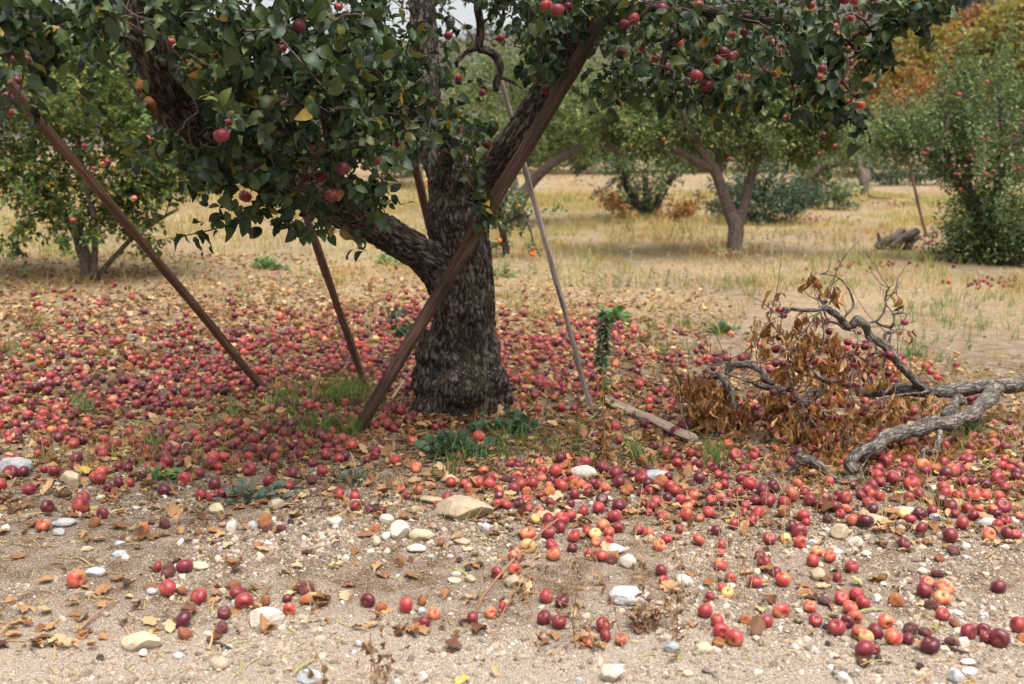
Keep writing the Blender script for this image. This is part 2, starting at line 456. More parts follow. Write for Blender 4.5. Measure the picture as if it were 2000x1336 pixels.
def bark_mat(name, dark, mid, light, scale=1.0, lichen=None, rust=None, bumps=0.9):
    m, nt, b, o = mat(name)
    v = attr_vec(nt, 'bark_co')
    wob = nt.nodes.new('ShaderNodeTexNoise'); wob.inputs['Scale'].default_value = 9.0 * scale; L(nt, v, wob.inputs['Vector'])
    va = nt.nodes.new('ShaderNodeVectorMath'); va.operation = 'MULTIPLY_ADD'
    L(nt, wob.outputs['Color'], va.inputs[0]); va.inputs[1].default_value = (0.035 / scale, 0.035 / scale, 0.05 / scale); L(nt, v, va.inputs[2])
    vs = vmul(nt, va.outputs[0], (1, 1, 0.27))
    n0 = noise(nt, vs, 30.0 * scale, 5.0, 0.62)
    n1 = noise(nt, vmul(nt, va.outputs[0], (1, 1, 0.4)), 75.0 * scale, 5.0, 0.65)
    n2 = noise(nt, v, 9.0 * scale, 3.0)
    crack = ramp(nt, [(0.02, (0, 0, 0)), (0.20, (1, 1, 1))]); L(nt, math_(nt, 'ABSOLUTE', math_(nt, 'SUBTRACT', math_(nt, 'MULTIPLY', n0, 2.0), 1.0)), crack.inputs[0])
    h = math_(nt, 'ADD', math_(nt, 'MULTIPLY', crack.outputs[0], 0.6), math_(nt, 'MULTIPLY', n1, 0.7))
    cr = ramp(nt, [(0.25, dark), (0.6, mid), (1.0, light)]); L(nt, h, cr.inputs[0])
    c = mixc(nt, 0.5, cr.outputs[0], mixc(nt, n2, (0.4, 0.4, 0.4), (1.6, 1.6, 1.6)), 'MULTIPLY')
    if lichen:
        f = ramp(nt, [(0.53, (0, 0, 0)), (0.68, (1, 1, 1))]); L(nt, noise(nt, v, 5.0 * scale, 5.0, 0.7), f.inputs[0])
        c = mixc(nt, math_(nt, 'MULTIPLY', f.outputs[0], 0.55), c, lichen)
    if rust:
        f = ramp(nt, [(0.66, (0, 0, 0)), (0.72, (1, 1, 1))]); L(nt, noise(nt, vmul(nt, v, (1.0, 1.0, 0.5)), 14.0 * scale, 3.0, 0.5), f.inputs[0])
        c = mixc(nt, math_(nt, 'MULTIPLY', f.outputs[0], 0.6), c, rust)
    L(nt, c, b.inputs['Base Color'])
    b.inputs['Roughness'].default_value = 0.85
    b.inputs['Specular IOR Level'].default_value = 0.25
    bump(nt, h, bumps, 0.012 / scale, b)
    return m
M['bark'] = bark_mat('old_apple_bark', (0.009, 0.007, 0.005), (0.055, 0.041, 0.032), (0.165, 0.13, 0.105), 1.0, (0.085, 0.062, 0.022), (0.15, 0.065, 0.03))
M['bark_grey'] = bark_mat('grey_orchard_bark', (0.035, 0.026, 0.022), (0.125, 0.094, 0.08), (0.22, 0.175, 0.15), 1.6, (0.17, 0.15, 0.10), None, 0.5)
M['bark_dead'] = bark_mat('dead_branch_bark', (0.018, 0.014, 0.012), (0.085, 0.068, 0.06), (0.23, 0.195, 0.175), 1.7, (0.25, 0.23, 0.12), (0.22, 0.14, 0.09), 0.6)
M['twig'] = bark_mat('twig_bark', (0.05, 0.035, 0.03), (0.11, 0.08, 0.068), (0.17, 0.13, 0.11), 3.0, None, None, 0.3)

def plain(name, col, rough=0.7, var=0.25, sc=30.0, spec=0.3):
    m, nt, b, o = mat(name)
    tc = nt.nodes.new('ShaderNodeTexCoord')
    n = noise(nt, tc.outputs['Object'], sc, 4.0)
    L(nt, mixc(nt, n, [c * (1 - var) for c in col], [c * (1 + var) for c in col]), b.inputs['Base Color'])
    b.inputs['Roughness'].default_value = rough
    b.inputs['Specular IOR Level'].default_value = spec
    return m
M['brokenwood'] = plain('broken_orange_wood', (0.34, 0.15, 0.05), 0.7, 0.5, 40)
M['stem'] = plain('apple_stem', (0.10, 0.06, 0.03))
M['stalk'] = plain('weed_stalk_ochre', (0.42, 0.24, 0.08), 0.7, 0.3)
M['stalk_pale'] = plain('weed_stalk_pale', (0.45, 0.34, 0.2), 0.7, 0.3)
M['stalk_dry'] = plain('weed_stalk_brown', (0.27, 0.15, 0.09), 0.7, 0.3)
M['burr'] = plain('seed_burr', (0.06, 0.04, 0.035), 0.8, 0.4)
M['orange'] = plain('orange_fruit', (0.70, 0.20, 0.03), 0.4, 0.15, 12)

def wood_mat(name, dark, mid, light, rough=0.75):
    m, nt, b, o = mat(name)
    v = attr_vec(nt, 'wood_co')
    g = noise(nt, vmul(nt, v, (1, 1, 0.04)), 130.0, 5.0, 0.65)
    k = noise(nt, vmul(nt, v, (1, 1, 0.22)), 11.0, 3.0)
    r = ramp(nt, [(0.34, dark), (0.5, mid), (0.66, light)])
    L(nt, math_(nt, 'ADD', math_(nt, 'MULTIPLY', g, 0.6), math_(nt, 'MULTIPLY', k, 0.4)), r.inputs[0])
    L(nt, r.outputs[0], b.inputs['Base Color'])
    b.inputs['Roughness'].default_value = rough
    b.inputs['Specular IOR Level'].default_value = 0.3
    bump(nt, g, 0.6, 0.006, b)
    return m
M['pole_red'] = wood_mat('red_brown_timber', (0.022, 0.013, 0.009), (0.070, 0.039, 0.026), (0.20, 0.125, 0.085))
M['pole_brown'] = wood_mat('brown_timber', (0.05, 0.026, 0.016), (0.115, 0.06, 0.038), (0.20, 0.12, 0.08))
M['pole_grey'] = wood_mat('weathered_grey_timber', (0.10, 0.075, 0.062), (0.21, 0.165, 0.14), (0.38, 0.32, 0.28))
M['plank'] = wood_mat('weathered_plank', (0.15, 0.105, 0.075), (0.33, 0.25, 0.185), (0.50, 0.40, 0.31))

# apples: the colour pattern follows the fruit (attribute apple_co), not the light
def apple_mat(name, skin, blush, amount, rough=0.42, mottled=0.4, shrivel=False):
    m, nt, b, o = mat(name)
    v = attr_vec(nt, 'apple_co')
    oi = nt.nodes.new('ShaderNodeObjectInfo')
    rnd = math_(nt, 'FRACT', math_(nt, 'ADD', oi.outputs['Random'], island(nt)))
    off = nt.nodes.new('ShaderNodeCombineXYZ')
    L(nt, math_(nt, 'MULTIPLY', rnd, 37.0), off.inputs[0]); L(nt, math_(nt, 'MULTIPLY', rnd, 91.0), off.inputs[1])
    va = nt.nodes.new('ShaderNodeVectorMath'); va.operation = 'ADD'
    L(nt, vmul(nt, v, (1, 1, 0.4)), va.inputs[0]); L(nt, off.outputs[0], va.inputs[1])
    big = noise(nt, va.outputs[0], 0.9, 2.0)
    streak = noise(nt, vmul(nt, va.outputs[0], (1, 1, 0.35)), 9.0, 4.0, 0.7)
    f = math_(nt, 'ADD', math_(nt, 'MULTIPLY', big, 1.5), math_(nt, 'MULTIPLY', streak, 0.45))
    lo = 1.22 - amount
    fr = nt.nodes.new('ShaderNodeMapRange'); fr.inputs['From Min'].default_value = lo; fr.inputs['From Max'].default_value = lo + 0.38
    L(nt, f, fr.inputs['Value'])
    c = mixc(nt, fr.outputs[0], skin, blush)
    # brightness differs a little from fruit to fruit
    c = mixc(nt, 0.8, c, mixc(nt, rnd, (0.55, 0.5, 0.55), (1.35, 1.2, 1.1)), 'MULTIPLY')
    vo = voro(nt, v, 11.0)
    dots = ramp(nt, [(0.07, (1, 1, 1)), (0.13, (0, 0, 0))]); L(nt, vo.outputs['Distance'], dots.inputs[0])
    c = mixc(nt, math_(nt, 'MULTIPLY', dots.outputs[0], 0.3), c, (0.65, 0.40, 0.24))
    br = ramp(nt, [(0.62, (0, 0, 0)), (0.70, (1, 1, 1))]); L(nt, noise(nt, va.outputs[0], 2.3, 3.0), br.inputs[0])
    c = mixc(nt, math_(nt, 'MULTIPLY', br.outputs[0], mottled), c, (0.12, 0.035, 0.02))
    sep = nt.nodes.new('ShaderNodeSeparateXYZ'); L(nt, v, sep.inputs[0])
    r2 = math_(nt, 'ADD', math_(nt, 'POWER', sep.outputs[0], 2.0), math_(nt, 'POWER', sep.outputs[1], 2.0))
    cav = ramp(nt, [(0.004, (1, 1, 1)), (0.08, (0, 0, 0))]); L(nt, r2, cav.inputs[0])
    c = mixc(nt, math_(nt, 'MULTIPLY', cav.outputs[0], 0.7), c, (0.26, 0.13, 0.04))
    L(nt, c, b.inputs['Base Color'])
    b.inputs['Roughness'].default_value = rough
    b.inputs['Specular IOR Level'].default_value = 0.45
    b.inputs['Sheen Weight'].default_value = 0.13; b.inputs['Sheen Roughness'].default_value = 0.5; b.inputs['Sheen Tint'].default_value = (0.9, 0.75, 0.85, 1)
    if shrivel:
        bump(nt, noise(nt, va.outputs[0], 6.0, 4.0, 0.6), 1.0, 0.02, b)
    else:
        bump(nt, noise(nt, va.outputs[0], 4.0, 2.0), 0.12, 0.01, b)
    return m
APPLE_KINDS = ['D', 'K', 'R', 'O', 'Y', 'B', 'C']
M['apple_D'] = apple_mat('apple_skin_dark_red', (0.145, 0.014, 0.024), (0.26, 0.035, 0.03), 0.25)
M['apple_K'] = apple_mat('apple_skin_maroon', (0.085, 0.010, 0.020), (0.16, 0.02, 0.024), 0.2, 0.36)
M['apple_R'] = apple_mat('apple_skin_red', (0.26, 0.023, 0.032), (0.40, 0.085, 0.05), 0.32)
M['apple_O'] = apple_mat('apple_skin_orange_red', (0.40, 0.05, 0.042), (0.58, 0.24, 0.10), 0.36, 0.34)
M['apple_Y'] = apple_mat('apple_skin_yellow', (0.58, 0.22, 0.09), (0.70, 0.46, 0.17), 0.62, 0.36, 0.15)
M['apple_B'] = apple_mat('apple_skin_brown_rotten', (0.34, 0.085, 0.03), (0.50, 0.19, 0.05), 0.5, 0.55, 0.5, True)
M['apple_C'] = apple_mat('apple_skin_dark_rotten', (0.13, 0.028, 0.025), (0.25, 0.07, 0.04), 0.3, 0.55, 0.5, True)
AM = [M['apple_' + k] for k in APPLE_KINDS]

def apple_shape(seg, rings, seed, rotten=0.0):
    """unit apple (radius 1, stem end up +Z): hollow at the stem, shallow basin with a calyx below"""
    r = np.random.default_rng(seed)
    th = np.linspace(0.0, math.pi, rings + 1)
    V = []; A = []
    prof = []
    for t in th:
        rad = math.sin(t) ** 0.92 * (1 + 0.05 * math.cos(t))
        z = 0.88 * math.cos(t)
        z -= 0.36 * math.exp(-((t) / 0.27) ** 2)
        z += 0.20 * math.exp(-((math.pi - t) / 0.30) ** 2)
        rad *= 1 - 0.10 * (t / math.pi) ** 2
        prof.append((rad, z))
    lob = r.uniform(0, 6.28)
    for (rad, z), t in zip(prof[1:-1], th[1:-1]):
        for k in range(seg):
            a = k * 2 * math.pi / seg
            q = rad * (1 + 0.025 * math.cos(5 * a + lob) * (t / math.pi) + 0.035 * math.cos(a + lob))
            V.append((q * math.cos(a), q * math.sin(a), z))
    V = np.array(V)
    V = np.vstack([V, (0, 0, prof[0][1]), (0, 0, prof[-1][1])])
    A = V.copy()
    if rotten:
        d = fbm(V * 1.6 + seed * 3.3, 3, seed) * 0.30 + fbm(V * 4.5 + seed, 2, seed + 4) * 0.14
        V = V * (1 + rotten * d)[:, None]
        V[:, 2] *= 1 - 0.25 * rotten * r.uniform(0.3, 1)
    n = rings - 1
    Q = []
    for i in range(n - 1):
        for k in range(seg):
            Q.append((i * seg + k, (i + 1) * seg + k, (i + 1) * seg + (k + 1) % seg, i * seg + (k + 1) % seg))
    T = []
    a, b = n * seg, n * seg + 1
    for k in range(seg):
        T.append((a, k, (k + 1) % seg)); T.append((b, (n - 1) * seg + (k + 1) % seg, (n - 1) * seg + k))
    return V, np.array(Q), np.array(T), A
AP_HI = [apple_shape(22, 16, k) for k in range(4)]
AP_LO = [apple_shape(12, 9, k) for k in range(3)]
AP_ROT = [apple_shape(20, 14, 40 + k, 1.0) for k in range(5)]
AP_FAR = [apple_shape(8, 6, k) for k in range(2)]

def rand_rot(tilt=None):
    """random rotation matrix; the stem axis is tilted by about `tilt` from vertical when given"""
    az, ph = rng.uniform(0, 2 * np.pi, 2)
    t = rng.uniform(0, np.pi) if tilt is None else tilt
    c, s = math.cos(az), math.sin(az)
    Rz = np.array([[c, -s, 0], [s, c, 0], [0, 0, 1]])
    c, s = math.cos(t), math.sin(t)
    Rx = np.array([[1, 0, 0], [0, c, -s], [0, s, c]])
    c, s = math.cos(ph), math.sin(ph)
    return Rz @ Rx @ np.array([[c, -s, 0], [s, c, 0], [0, 0, 1]])
def add_apple(geo, p, r, kind, shapes, tilt=None):
    V, Q, T, A = shapes[rng.integers(len(shapes))]
    geo.add((V * r) @ rand_rot(tilt).T + p, Q, T, APPLE_KINDS.index(kind) if isinstance(kind, str) else kind, A)

# ------------------------------------------------------------------ ground
def ground_material():
    m, nt, b, o = mat('orchard_soil')
    g = nt.nodes.new('ShaderNodeNewGeometry'); P = g.outputs['Position']
    sep = nt.nodes.new('ShaderNodeSeparateXYZ'); L(nt, P, sep.inputs[0])
    fine = noise(nt, P, 160.0, 4.0, 0.7)
    midn = noise(nt, P, 7.0, 4.0, 0.6)
    bign = noise(nt, P, 0.9, 3.0, 0.6)
    sand = ramp(nt, [(0.36, (0.085, 0.062, 0.046)), (0.47, (0.26, 0.205, 0.155)), (0.56, (0.36, 0.295, 0.235)), (0.66, (0.55, 0.48, 0.41))]); L(nt, fine, sand.inputs[0])
    dirt = ramp(nt, [(0.36, (0.030, 0.017, 0.009)), (0.5, (0.108, 0.065, 0.037)), (0.66, (0.255, 0.175, 0.112))]); L(nt, fine, dirt.inputs[0])
    straw = ramp(nt, [(0.32, (0.13, 0.09, 0.05)), (0.5, (0.30, 0.215, 0.12)), (0.68, (0.48, 0.37, 0.23))]); L(nt, noise(nt, P, 22.0, 4.0, 0.7), straw.inputs[0])
    # track sand in front, browner soil on the bank and under the tree
    yv = math_(nt, 'ADD', sep.outputs[1], math_(nt, 'MULTIPLY', math_(nt, 'SUBTRACT', bign, 0.5), 1.6))
    f1 = nt.nodes.new('ShaderNodeMapRange'); f1.inputs[1].default_value = 3.55; f1.inputs[2].default_value = 4.0; L(nt, yv, f1.inputs[0])
    fm = ramp(nt, [(0.40, (0, 0, 0)), (0.62, (1, 1, 1))]); L(nt, midn, fm.inputs[0])
    c = mixc(nt, math_(nt, 'MULTIPLY', f1.outputs[0], math_(nt, 'MULTIPLY_ADD', fm.outputs[0], 0.65, 0.35)), sand.outputs[0], dirt.outputs[0])
    f2 = nt.nodes.new('ShaderNodeMapRange'); f2.inputs[1].default_value = 9.0; f2.inputs[2].default_value = 12.5; L(nt, yv, f2.inputs[0])
    f3 = ramp(nt, [(0.36, (0, 0, 0)), (0.60, (1, 1, 1))]); L(nt, noise(nt, P, 0.55, 4.0, 0.65), f3.inputs[0])
    c = mixc(nt, math_(nt, 'MULTIPLY', f2.outputs[0], math_(nt, 'MULTIPLY_ADD', f3.outputs[0], 0.6, 0.3)), c, straw.outputs[0])
    # far hillside: dull brown and grey earth with scrub
    f4 = nt.nodes.new('ShaderNodeMapRange'); f4.inputs[1].default_value = 75; f4.inputs[2].default_value = 110; L(nt, sep.outputs[1], f4.inputs[0])
    hill = ramp(nt, [(0.3, (0.05, 0.048, 0.042)), (0.6, (0.095, 0.082, 0.068)), (0.8, (0.15, 0.12, 0.095))]); L(nt, noise(nt, P, 0.12, 5.0, 0.7), hill.inputs[0])
    c = mixc(nt, f4.outputs[0], c, hill.outputs[0])
    # grit: pale and grey grains
    vo = voro(nt, P, 150.0)
    gr = ramp(nt, [(0.25, (1, 1, 1)), (0.42, (0, 0, 0))]); L(nt, vo.outputs['Distance'], gr.inputs[0])
    sp = nt.nodes.new('ShaderNodeSeparateColor'); L(nt, vo.outputs['Color'], sp.inputs[0])
    keep = ramp(nt, [(0.0, (0, 0, 0)), (0.52, (1, 1, 1))], 'CONSTANT'); L(nt, sp.outputs[0], keep.inputs[0])
    gc = ramp(nt, [(0.0, (0.22, 0.19, 0.17)), (0.5, (0.46, 0.36, 0.27)), (1.0, (0.66, 0.58, 0.48))]); L(nt, sp.outputs[1], gc.inputs[0])
    f5 = nt.nodes.new('ShaderNodeMapRange'); f5.inputs[1].default_value = 7.5; f5.inputs[2].default_value = 5.0; L(nt, sep.outputs[1], f5.inputs[0])
    c = mixc(nt, math_(nt, 'MULTIPLY', math_(nt, 'MULTIPLY', gr.outputs[0], keep.outputs[0]), f5.outputs[0]), c, gc.outputs[0])
    L(nt, c, b.inputs['Base Color'])
    b.inputs['Roughness'].default_value = 0.95
    b.inputs['Specular IOR Level'].default_value = 0.15
    h = math_(nt, 'ADD', math_(nt, 'MULTIPLY', fine, 0.5), math_(nt, 'ADD', math_(nt, 'MULTIPLY', gr.outputs[0], 0.4), math_(nt, 'MULTIPLY', midn, 1.0)))
    bump(nt, h, 0.8, 0.012, b)
    return m
M['ground'] = ground_material()
rr = 3.0 * (1.0175 ** np.arange(285)); rr = rr[rr < 420]
aa = np.radians(np.linspace(-68, 68, 340))
GX = np.outer(rr, np.sin(aa)); GY = np.outer(rr, np.cos(aa)) - 4.0
GZ = ground_h(GX, GY)
n0, n1 = GX.shape
ii = np.arange(n0 - 1)[:, None] * n1; jj = np.arange(n1 - 1)[None]
GQ = np.stack([ii + jj, ii + jj + 1, ii + n1 + jj + 1, ii + n1 + jj], -1).reshape(-1, 4)[:, ::-1]
og = Geo().add(np.stack([GX, GY, GZ], -1).reshape(-1, 3), GQ).obj('ground', M['ground'])
og['kind'] = 'structure'

# ------------------------------------------------------------------ tree tools
def px_r(r, Z): return r * Z / F
def limb(pts):
    """[(px, py, Z, radius_px)] -> points, radii in metres"""
    a = np.array(pts, float)
    return at(a[:, 0], a[:, 1], a[:, 2]), a[:, 3] * a[:, 2] / F

def blob_points(blobs, per=None):
    """(cx, cy, rx, ry, Z, dz, n): points spread through ellipsoids"""
    out = []
    for cx, cy, rx, ry, Z, dz, n in blobs:
        n = int(n if per is None else n * per)
        d = unit(n) * (rng.random(n) ** 0.42)[:, None]
        c = at(cx, cy, Z)
        out.append(c + d * np.array([rx * Z / F, dz, ry * Z / F]))
    return np.concatenate(out)

def foliage(geo, centres, per, size, tmpls, spread=0.16, up=0.5, droop=0.0, axis_c=None, mat=0, width=1.0):
    """leafy shoots at the given centres: each a run of leaves along a short axis"""
    n = len(centres)
    ax = unit(n) + np.array([0, 0, up])
    if axis_c is not None:
        q = centres - axis_c; q /= np.linalg.norm(q, axis=1)[:, None] + 1e-6
        ax = ax + q * 0.9
    ax /= np.linalg.norm(ax, axis=1)[:, None]
    k = np.repeat(np.arange(n), per)
    t = rng.uniform(-0.6, 1, len(k))
    pos = centres[k] + ax[k] * (t * spread)[:, None] + unit(len(k)) * spread * 0.16
    u = unit(len(k)) * 0.9 + ax[k] * 0.75 + np.array([0, 0, -droop])
    nn = unit(len(k)) * 0.7 + np.array([0, 0, 0.9]) + ax[k] * 0.3
    sz = size * rng.uniform(0.6, 1.2, len(k))
    which = rng.integers(0, len(tmpls), len(k))
    for w_ in range(len(tmpls)):
        s = which == w_
        leaves(geo, tmpls[w_], pos[s], u[s], nn[s], sz[s], mat, width)

def twig_net(geo, skel, targets, r0=0.0022, seg=5, droop=0.02, power=0.42, maxr=0.03):
    """thin branches that grow from the skeleton points to every target"""
    nodes = [np.asarray(p, float) for p in skel]
    ns = len(nodes)
    S = np.asarray(skel, float)
    dist = np.array([np.min(np.linalg.norm(S - t, axis=1)) for t in targets])
    order = np.argsort(dist)
    pos = np.zeros((ns + len(targets) * 4, 3)); pos[:ns] = S
    load = np.zeros(len(pos)); par = np.full(len(pos), -1); cnt = ns
    dd = np.zeros(len(pos))
    for i in order:
        t = targets[i]
        d = np.linalg.norm(pos[:cnt] - t, axis=1)
        j = int(np.argmin(d + 0.12 * dd[:cnt]))
        p0 = pos[j]; L_ = d[j]
        m = 3 if L_ > 0.12 else 1
        prev = j
        side = unit(1)[0] * 0.10 * L_
        for k in range(1, m + 1):
            f = k / m
            q = p0 * (1 - f) + t * f + (side + np.array([0, 0, 0.10 * L_])) * math.sin(math.pi * f)
            pos[cnt] = q; par[cnt] = prev; dd[cnt] = dd[prev] + L_ / m
            prev = cnt; cnt += 1
        q = prev
        while q >= ns:
            load[q] += 1; q = par[q]
    kids = {}
    for k in range(ns, cnt): kids.setdefault(par[k], []).append(k)
    rad = lambda k: min(maxr, r0 * max(1.0, load[k]) ** power)
    # chains
    starts = [(p, k) for p in kids for k in kids[p] if p < ns]
    while starts:
        p, k = starts.pop()
        P = [pos[p]]; R = [rad(k)]
        while True:
            P.append(pos[k]); R.append(rad(k))
            ch = kids.get(k, [])
            if not ch: break
            ch = sorted(ch, key=lambda c: -load[c])
            for c in ch[1:]: starts.append((k, c))
            k = ch[0]
        tube(geo, P, R, seg, 2, cap=False)

def cloud_apples(parent, spots, kinds, shapes, name='apple', mats=None):
    for (p, r), kd in zip(spots, kinds):
        g = Geo(); add_apple(g, np.asarray(p), r, 0, shapes, rng.uniform(0, 0.6))
        g.obj(name, [mats or M['apple_' + kd]], parent, True, 'apple_co')

# ------------------------------------------------------------------ the big apple tree
TZ = 7.15
base = on_ground(897, 826); base[1] = TZ
tree = thing('apple_tree', 'large old apple tree with swollen trunk, dark leaves and red apples, propped by poles', 'tree', base)
trunk_px = [(897, 862, TZ, 104), (899, 826, TZ, 92), (900, 790, TZ, 88), (902, 750, TZ, 86), (906, 712, TZ, 76), (906, 680, TZ, 69), (905, 640, TZ, 64), (903, 550, TZ, 62), (898, 480, TZ, 62), (893, 430, TZ, 58), (889, 390, TZ, 54), (888, 350, TZ, 54)]
left_stem = [(890, 385, TZ, 40), (862, 325, 7.2, 34), (846, 275, 7.3, 28), (838, 200, 7.5, 26), (832, 120, 7.7, 26), (826, 40, 7.8, 26), (820, -70, 8.0, 24), (812, -190, 8.2, 18)]
right_stem = [(897, 390, TZ, 40), (950, 345, 7.1, 34), (993, 290, 7.0, 31), (1033, 232, 6.95, 29), (1064, 180, 6.9, 28), (1086, 125, 6.8, 27), (1102, 55, 6.7, 26), (1112, -60, 6.6, 24), (1150, -200, 6.5, 18)]
left_limb = [(890, 600, TZ, 38), (868, 548, 7.1, 40), (840, 508, 7.0, 37), (795, 480, 6.9, 36), (740, 447, 6.75, 36), (690, 421, 6.6, 36), (640, 398, 6.4, 35), (580, 371, 6.2, 34), (520, 345, 5.95, 35), (460, 315, 5.7, 37), (400, 275, 5.4, 40), (352, 222, 5.15, 42), (322, 168, 5.0, 41), (298, 108, 4.9, 39), (276, 40, 4.8, 37), (256, -50, 4.7, 34), (225, -190, 4.6, 24)]
SK = [limb(trunk_px), limb(left_stem), limb(right_stem), limb(left_limb)]
g = Geo()
for P, R in SK: tube(g, P, R, 24, 5)
def ball(geo, c, r, seg=16, rings=10):
    V = []; Q = []
    for i in range(1, rings):
        for k in range(seg):
            t, a = math.pi * i / rings, 2 * math.pi * k / seg
            V.append((r[0] * math.sin(t) * math.cos(a), r[1] * math.sin(t) * math.sin(a), r[2] * math.cos(t)))
    V += [(0, 0, r[2]), (0, 0, -r[2])]
    for i in range(rings - 2):
        for k in range(seg): Q.append((i * seg + k, (i + 1) * seg + k, (i + 1) * seg + (k + 1) % seg, i * seg + (k + 1) % seg))
    a, b = len(V) - 2, len(V) - 1
    T = [(a, k, (k + 1) % seg) for k in range(seg)] + [(b, (rings - 2) * seg + (k + 1) % seg, (rings - 2) * seg + k) for k in range(seg)]
    geo.add(np.array(V) + c, Q, T)
# burls, knob of an old cut limb, root swellings
for px_, py_, dz_, rx_, ry_ in [(838, 690, -0.12, 26, 44), (834, 745, -0.10, 34, 44), (830, 660, -0.10, 15, 20), (950, 742, -0.12, 46, 34), (905, 752, -0.24, 58, 44), (965, 775, -0.04, 40, 42), (935, 705, -0.15, 34, 22), (880, 705, -0.20, 34, 20),
                                (836, 800, -0.15, 36, 34), (968, 805, -0.08, 32, 36), (900, 822, -0.22, 46, 26), (860, 815, -0.22, 34, 30), (922, 608, -0.22, 24, 26), (850, 590, 0.02, 14, 22), (945, 520, -0.14, 16, 24), (868, 500, -0.1, 20, 40), (884, 640, -0.24, 14, 50), (930, 660, -0.20, 14, 40), (880, 345, -0.15, 30, 34)]:
    c = at(px_, py_, TZ + dz_)
    ball(g, c, (rx_ * TZ / F, rx_ * TZ / F * 0.8, ry_ * TZ / F))
tmp = bpy.data.objects.new('tmp', g.mesh('tmp', []))
COL.objects.link(tmp)
rm = tmp.modifiers.new('r', 'REMESH'); rm.mode = 'VOXEL'; rm.voxel_size = 0.0115
sm = tmp.modifiers.new('s', 'SMOOTH'); sm.factor = 0.6; sm.iterations = 5
dg = bpy.context.evaluated_depsgraph_get()
ev = tmp.evaluated_get(dg).to_mesh()
nv = len(ev.vertices)
V = np.zeros(nv * 3, np.float32); ev.vertices.foreach_get('co', V); V = V.reshape(-1, 3).astype(float)
VN = np.zeros(nv * 3, np.float32); ev.vertices.foreach_get('normal', VN); VN = VN.reshape(-1, 3).astype(float)
FQ = [tuple(p.vertices) for p in ev.polygons]
bpy.data.objects.remove(tmp, do_unlink=True)
# bark coordinates from the nearest limb
sk_p, sk_t, sk_n, sk_b, sk_d, sk_r = [], [], [], [], [], []
off = 0.0
for P, R in SK:
    PR = catmull(np.column_stack([P, R]), 8)
    P2 = PR[:, :3]
    T_, N_, B_ = frames(P2)
    t_ = np.concatenate([[0], np.cumsum(np.linalg.norm(np.diff(P2, axis=0), axis=1))])
    sk_p.append(P2); sk_t.append(t_ + off); sk_n.append(N_); sk_b.append(B_); sk_d.append(T_); sk_r.append(PR[:, 3])
    off += 5.3
sk_p = np.concatenate(sk_p); sk_t = np.concatenate(sk_t); sk_n = np.concatenate(sk_n); sk_b = np.concatenate(sk_b); sk_d = np.concatenate(sk_d); sk_r = np.concatenate(sk_r)
idx = np.zeros(nv, int)
for a in range(0, nv, 4000):
    d = np.linalg.norm(V[a:a + 4000, None] - sk_p[None], axis=2) / sk_r[None] ** 0.7
    idx[a:a + 4000] = np.argmin(d, axis=1)
q = V - sk_p[idx]
bx = (q * sk_n[idx]).sum(1); by = (q * sk_b[idx]).sum(1); bt = sk_t[idx] + (q * sk_d[idx]).sum(1)
BC = np.stack([bx, by, bt], 1)
wob = 0.02 * np.stack([vnoise(BC * 9, 1), vnoise(BC * 9, 2), vnoise(BC * 9, 3) * 2], 1)
bc2 = (BC + wob * 1.6) * np.array([1, 1, 0.32])
rid = 1 - np.abs(vnoise(bc2 * 34, 7)) * 2.0
rid2 = 1 - np.abs(vnoise(bc2 * 75, 8)) * 2.0
disp = -0.022 * np.clip(rid - 0.35, 0, 1) - 0.006 * np.clip(rid2 - 0.2, 0, 1) + 0.016 * fbm(BC * 6, 3, 12) + 0.006 * fbm(BC * np.array([30, 30, 12]), 2, 15)
amp = np.clip(sk_r[idx] / 0.12, 0.5, 1.3)
V = V + VN * (disp * amp)[:, None]
g = Geo()
Qs = [f for f in FQ if len(f) == 4]; Ts = [f for f in FQ if len(f) == 3]
g.add(V, Qs, Ts, 0, BC)
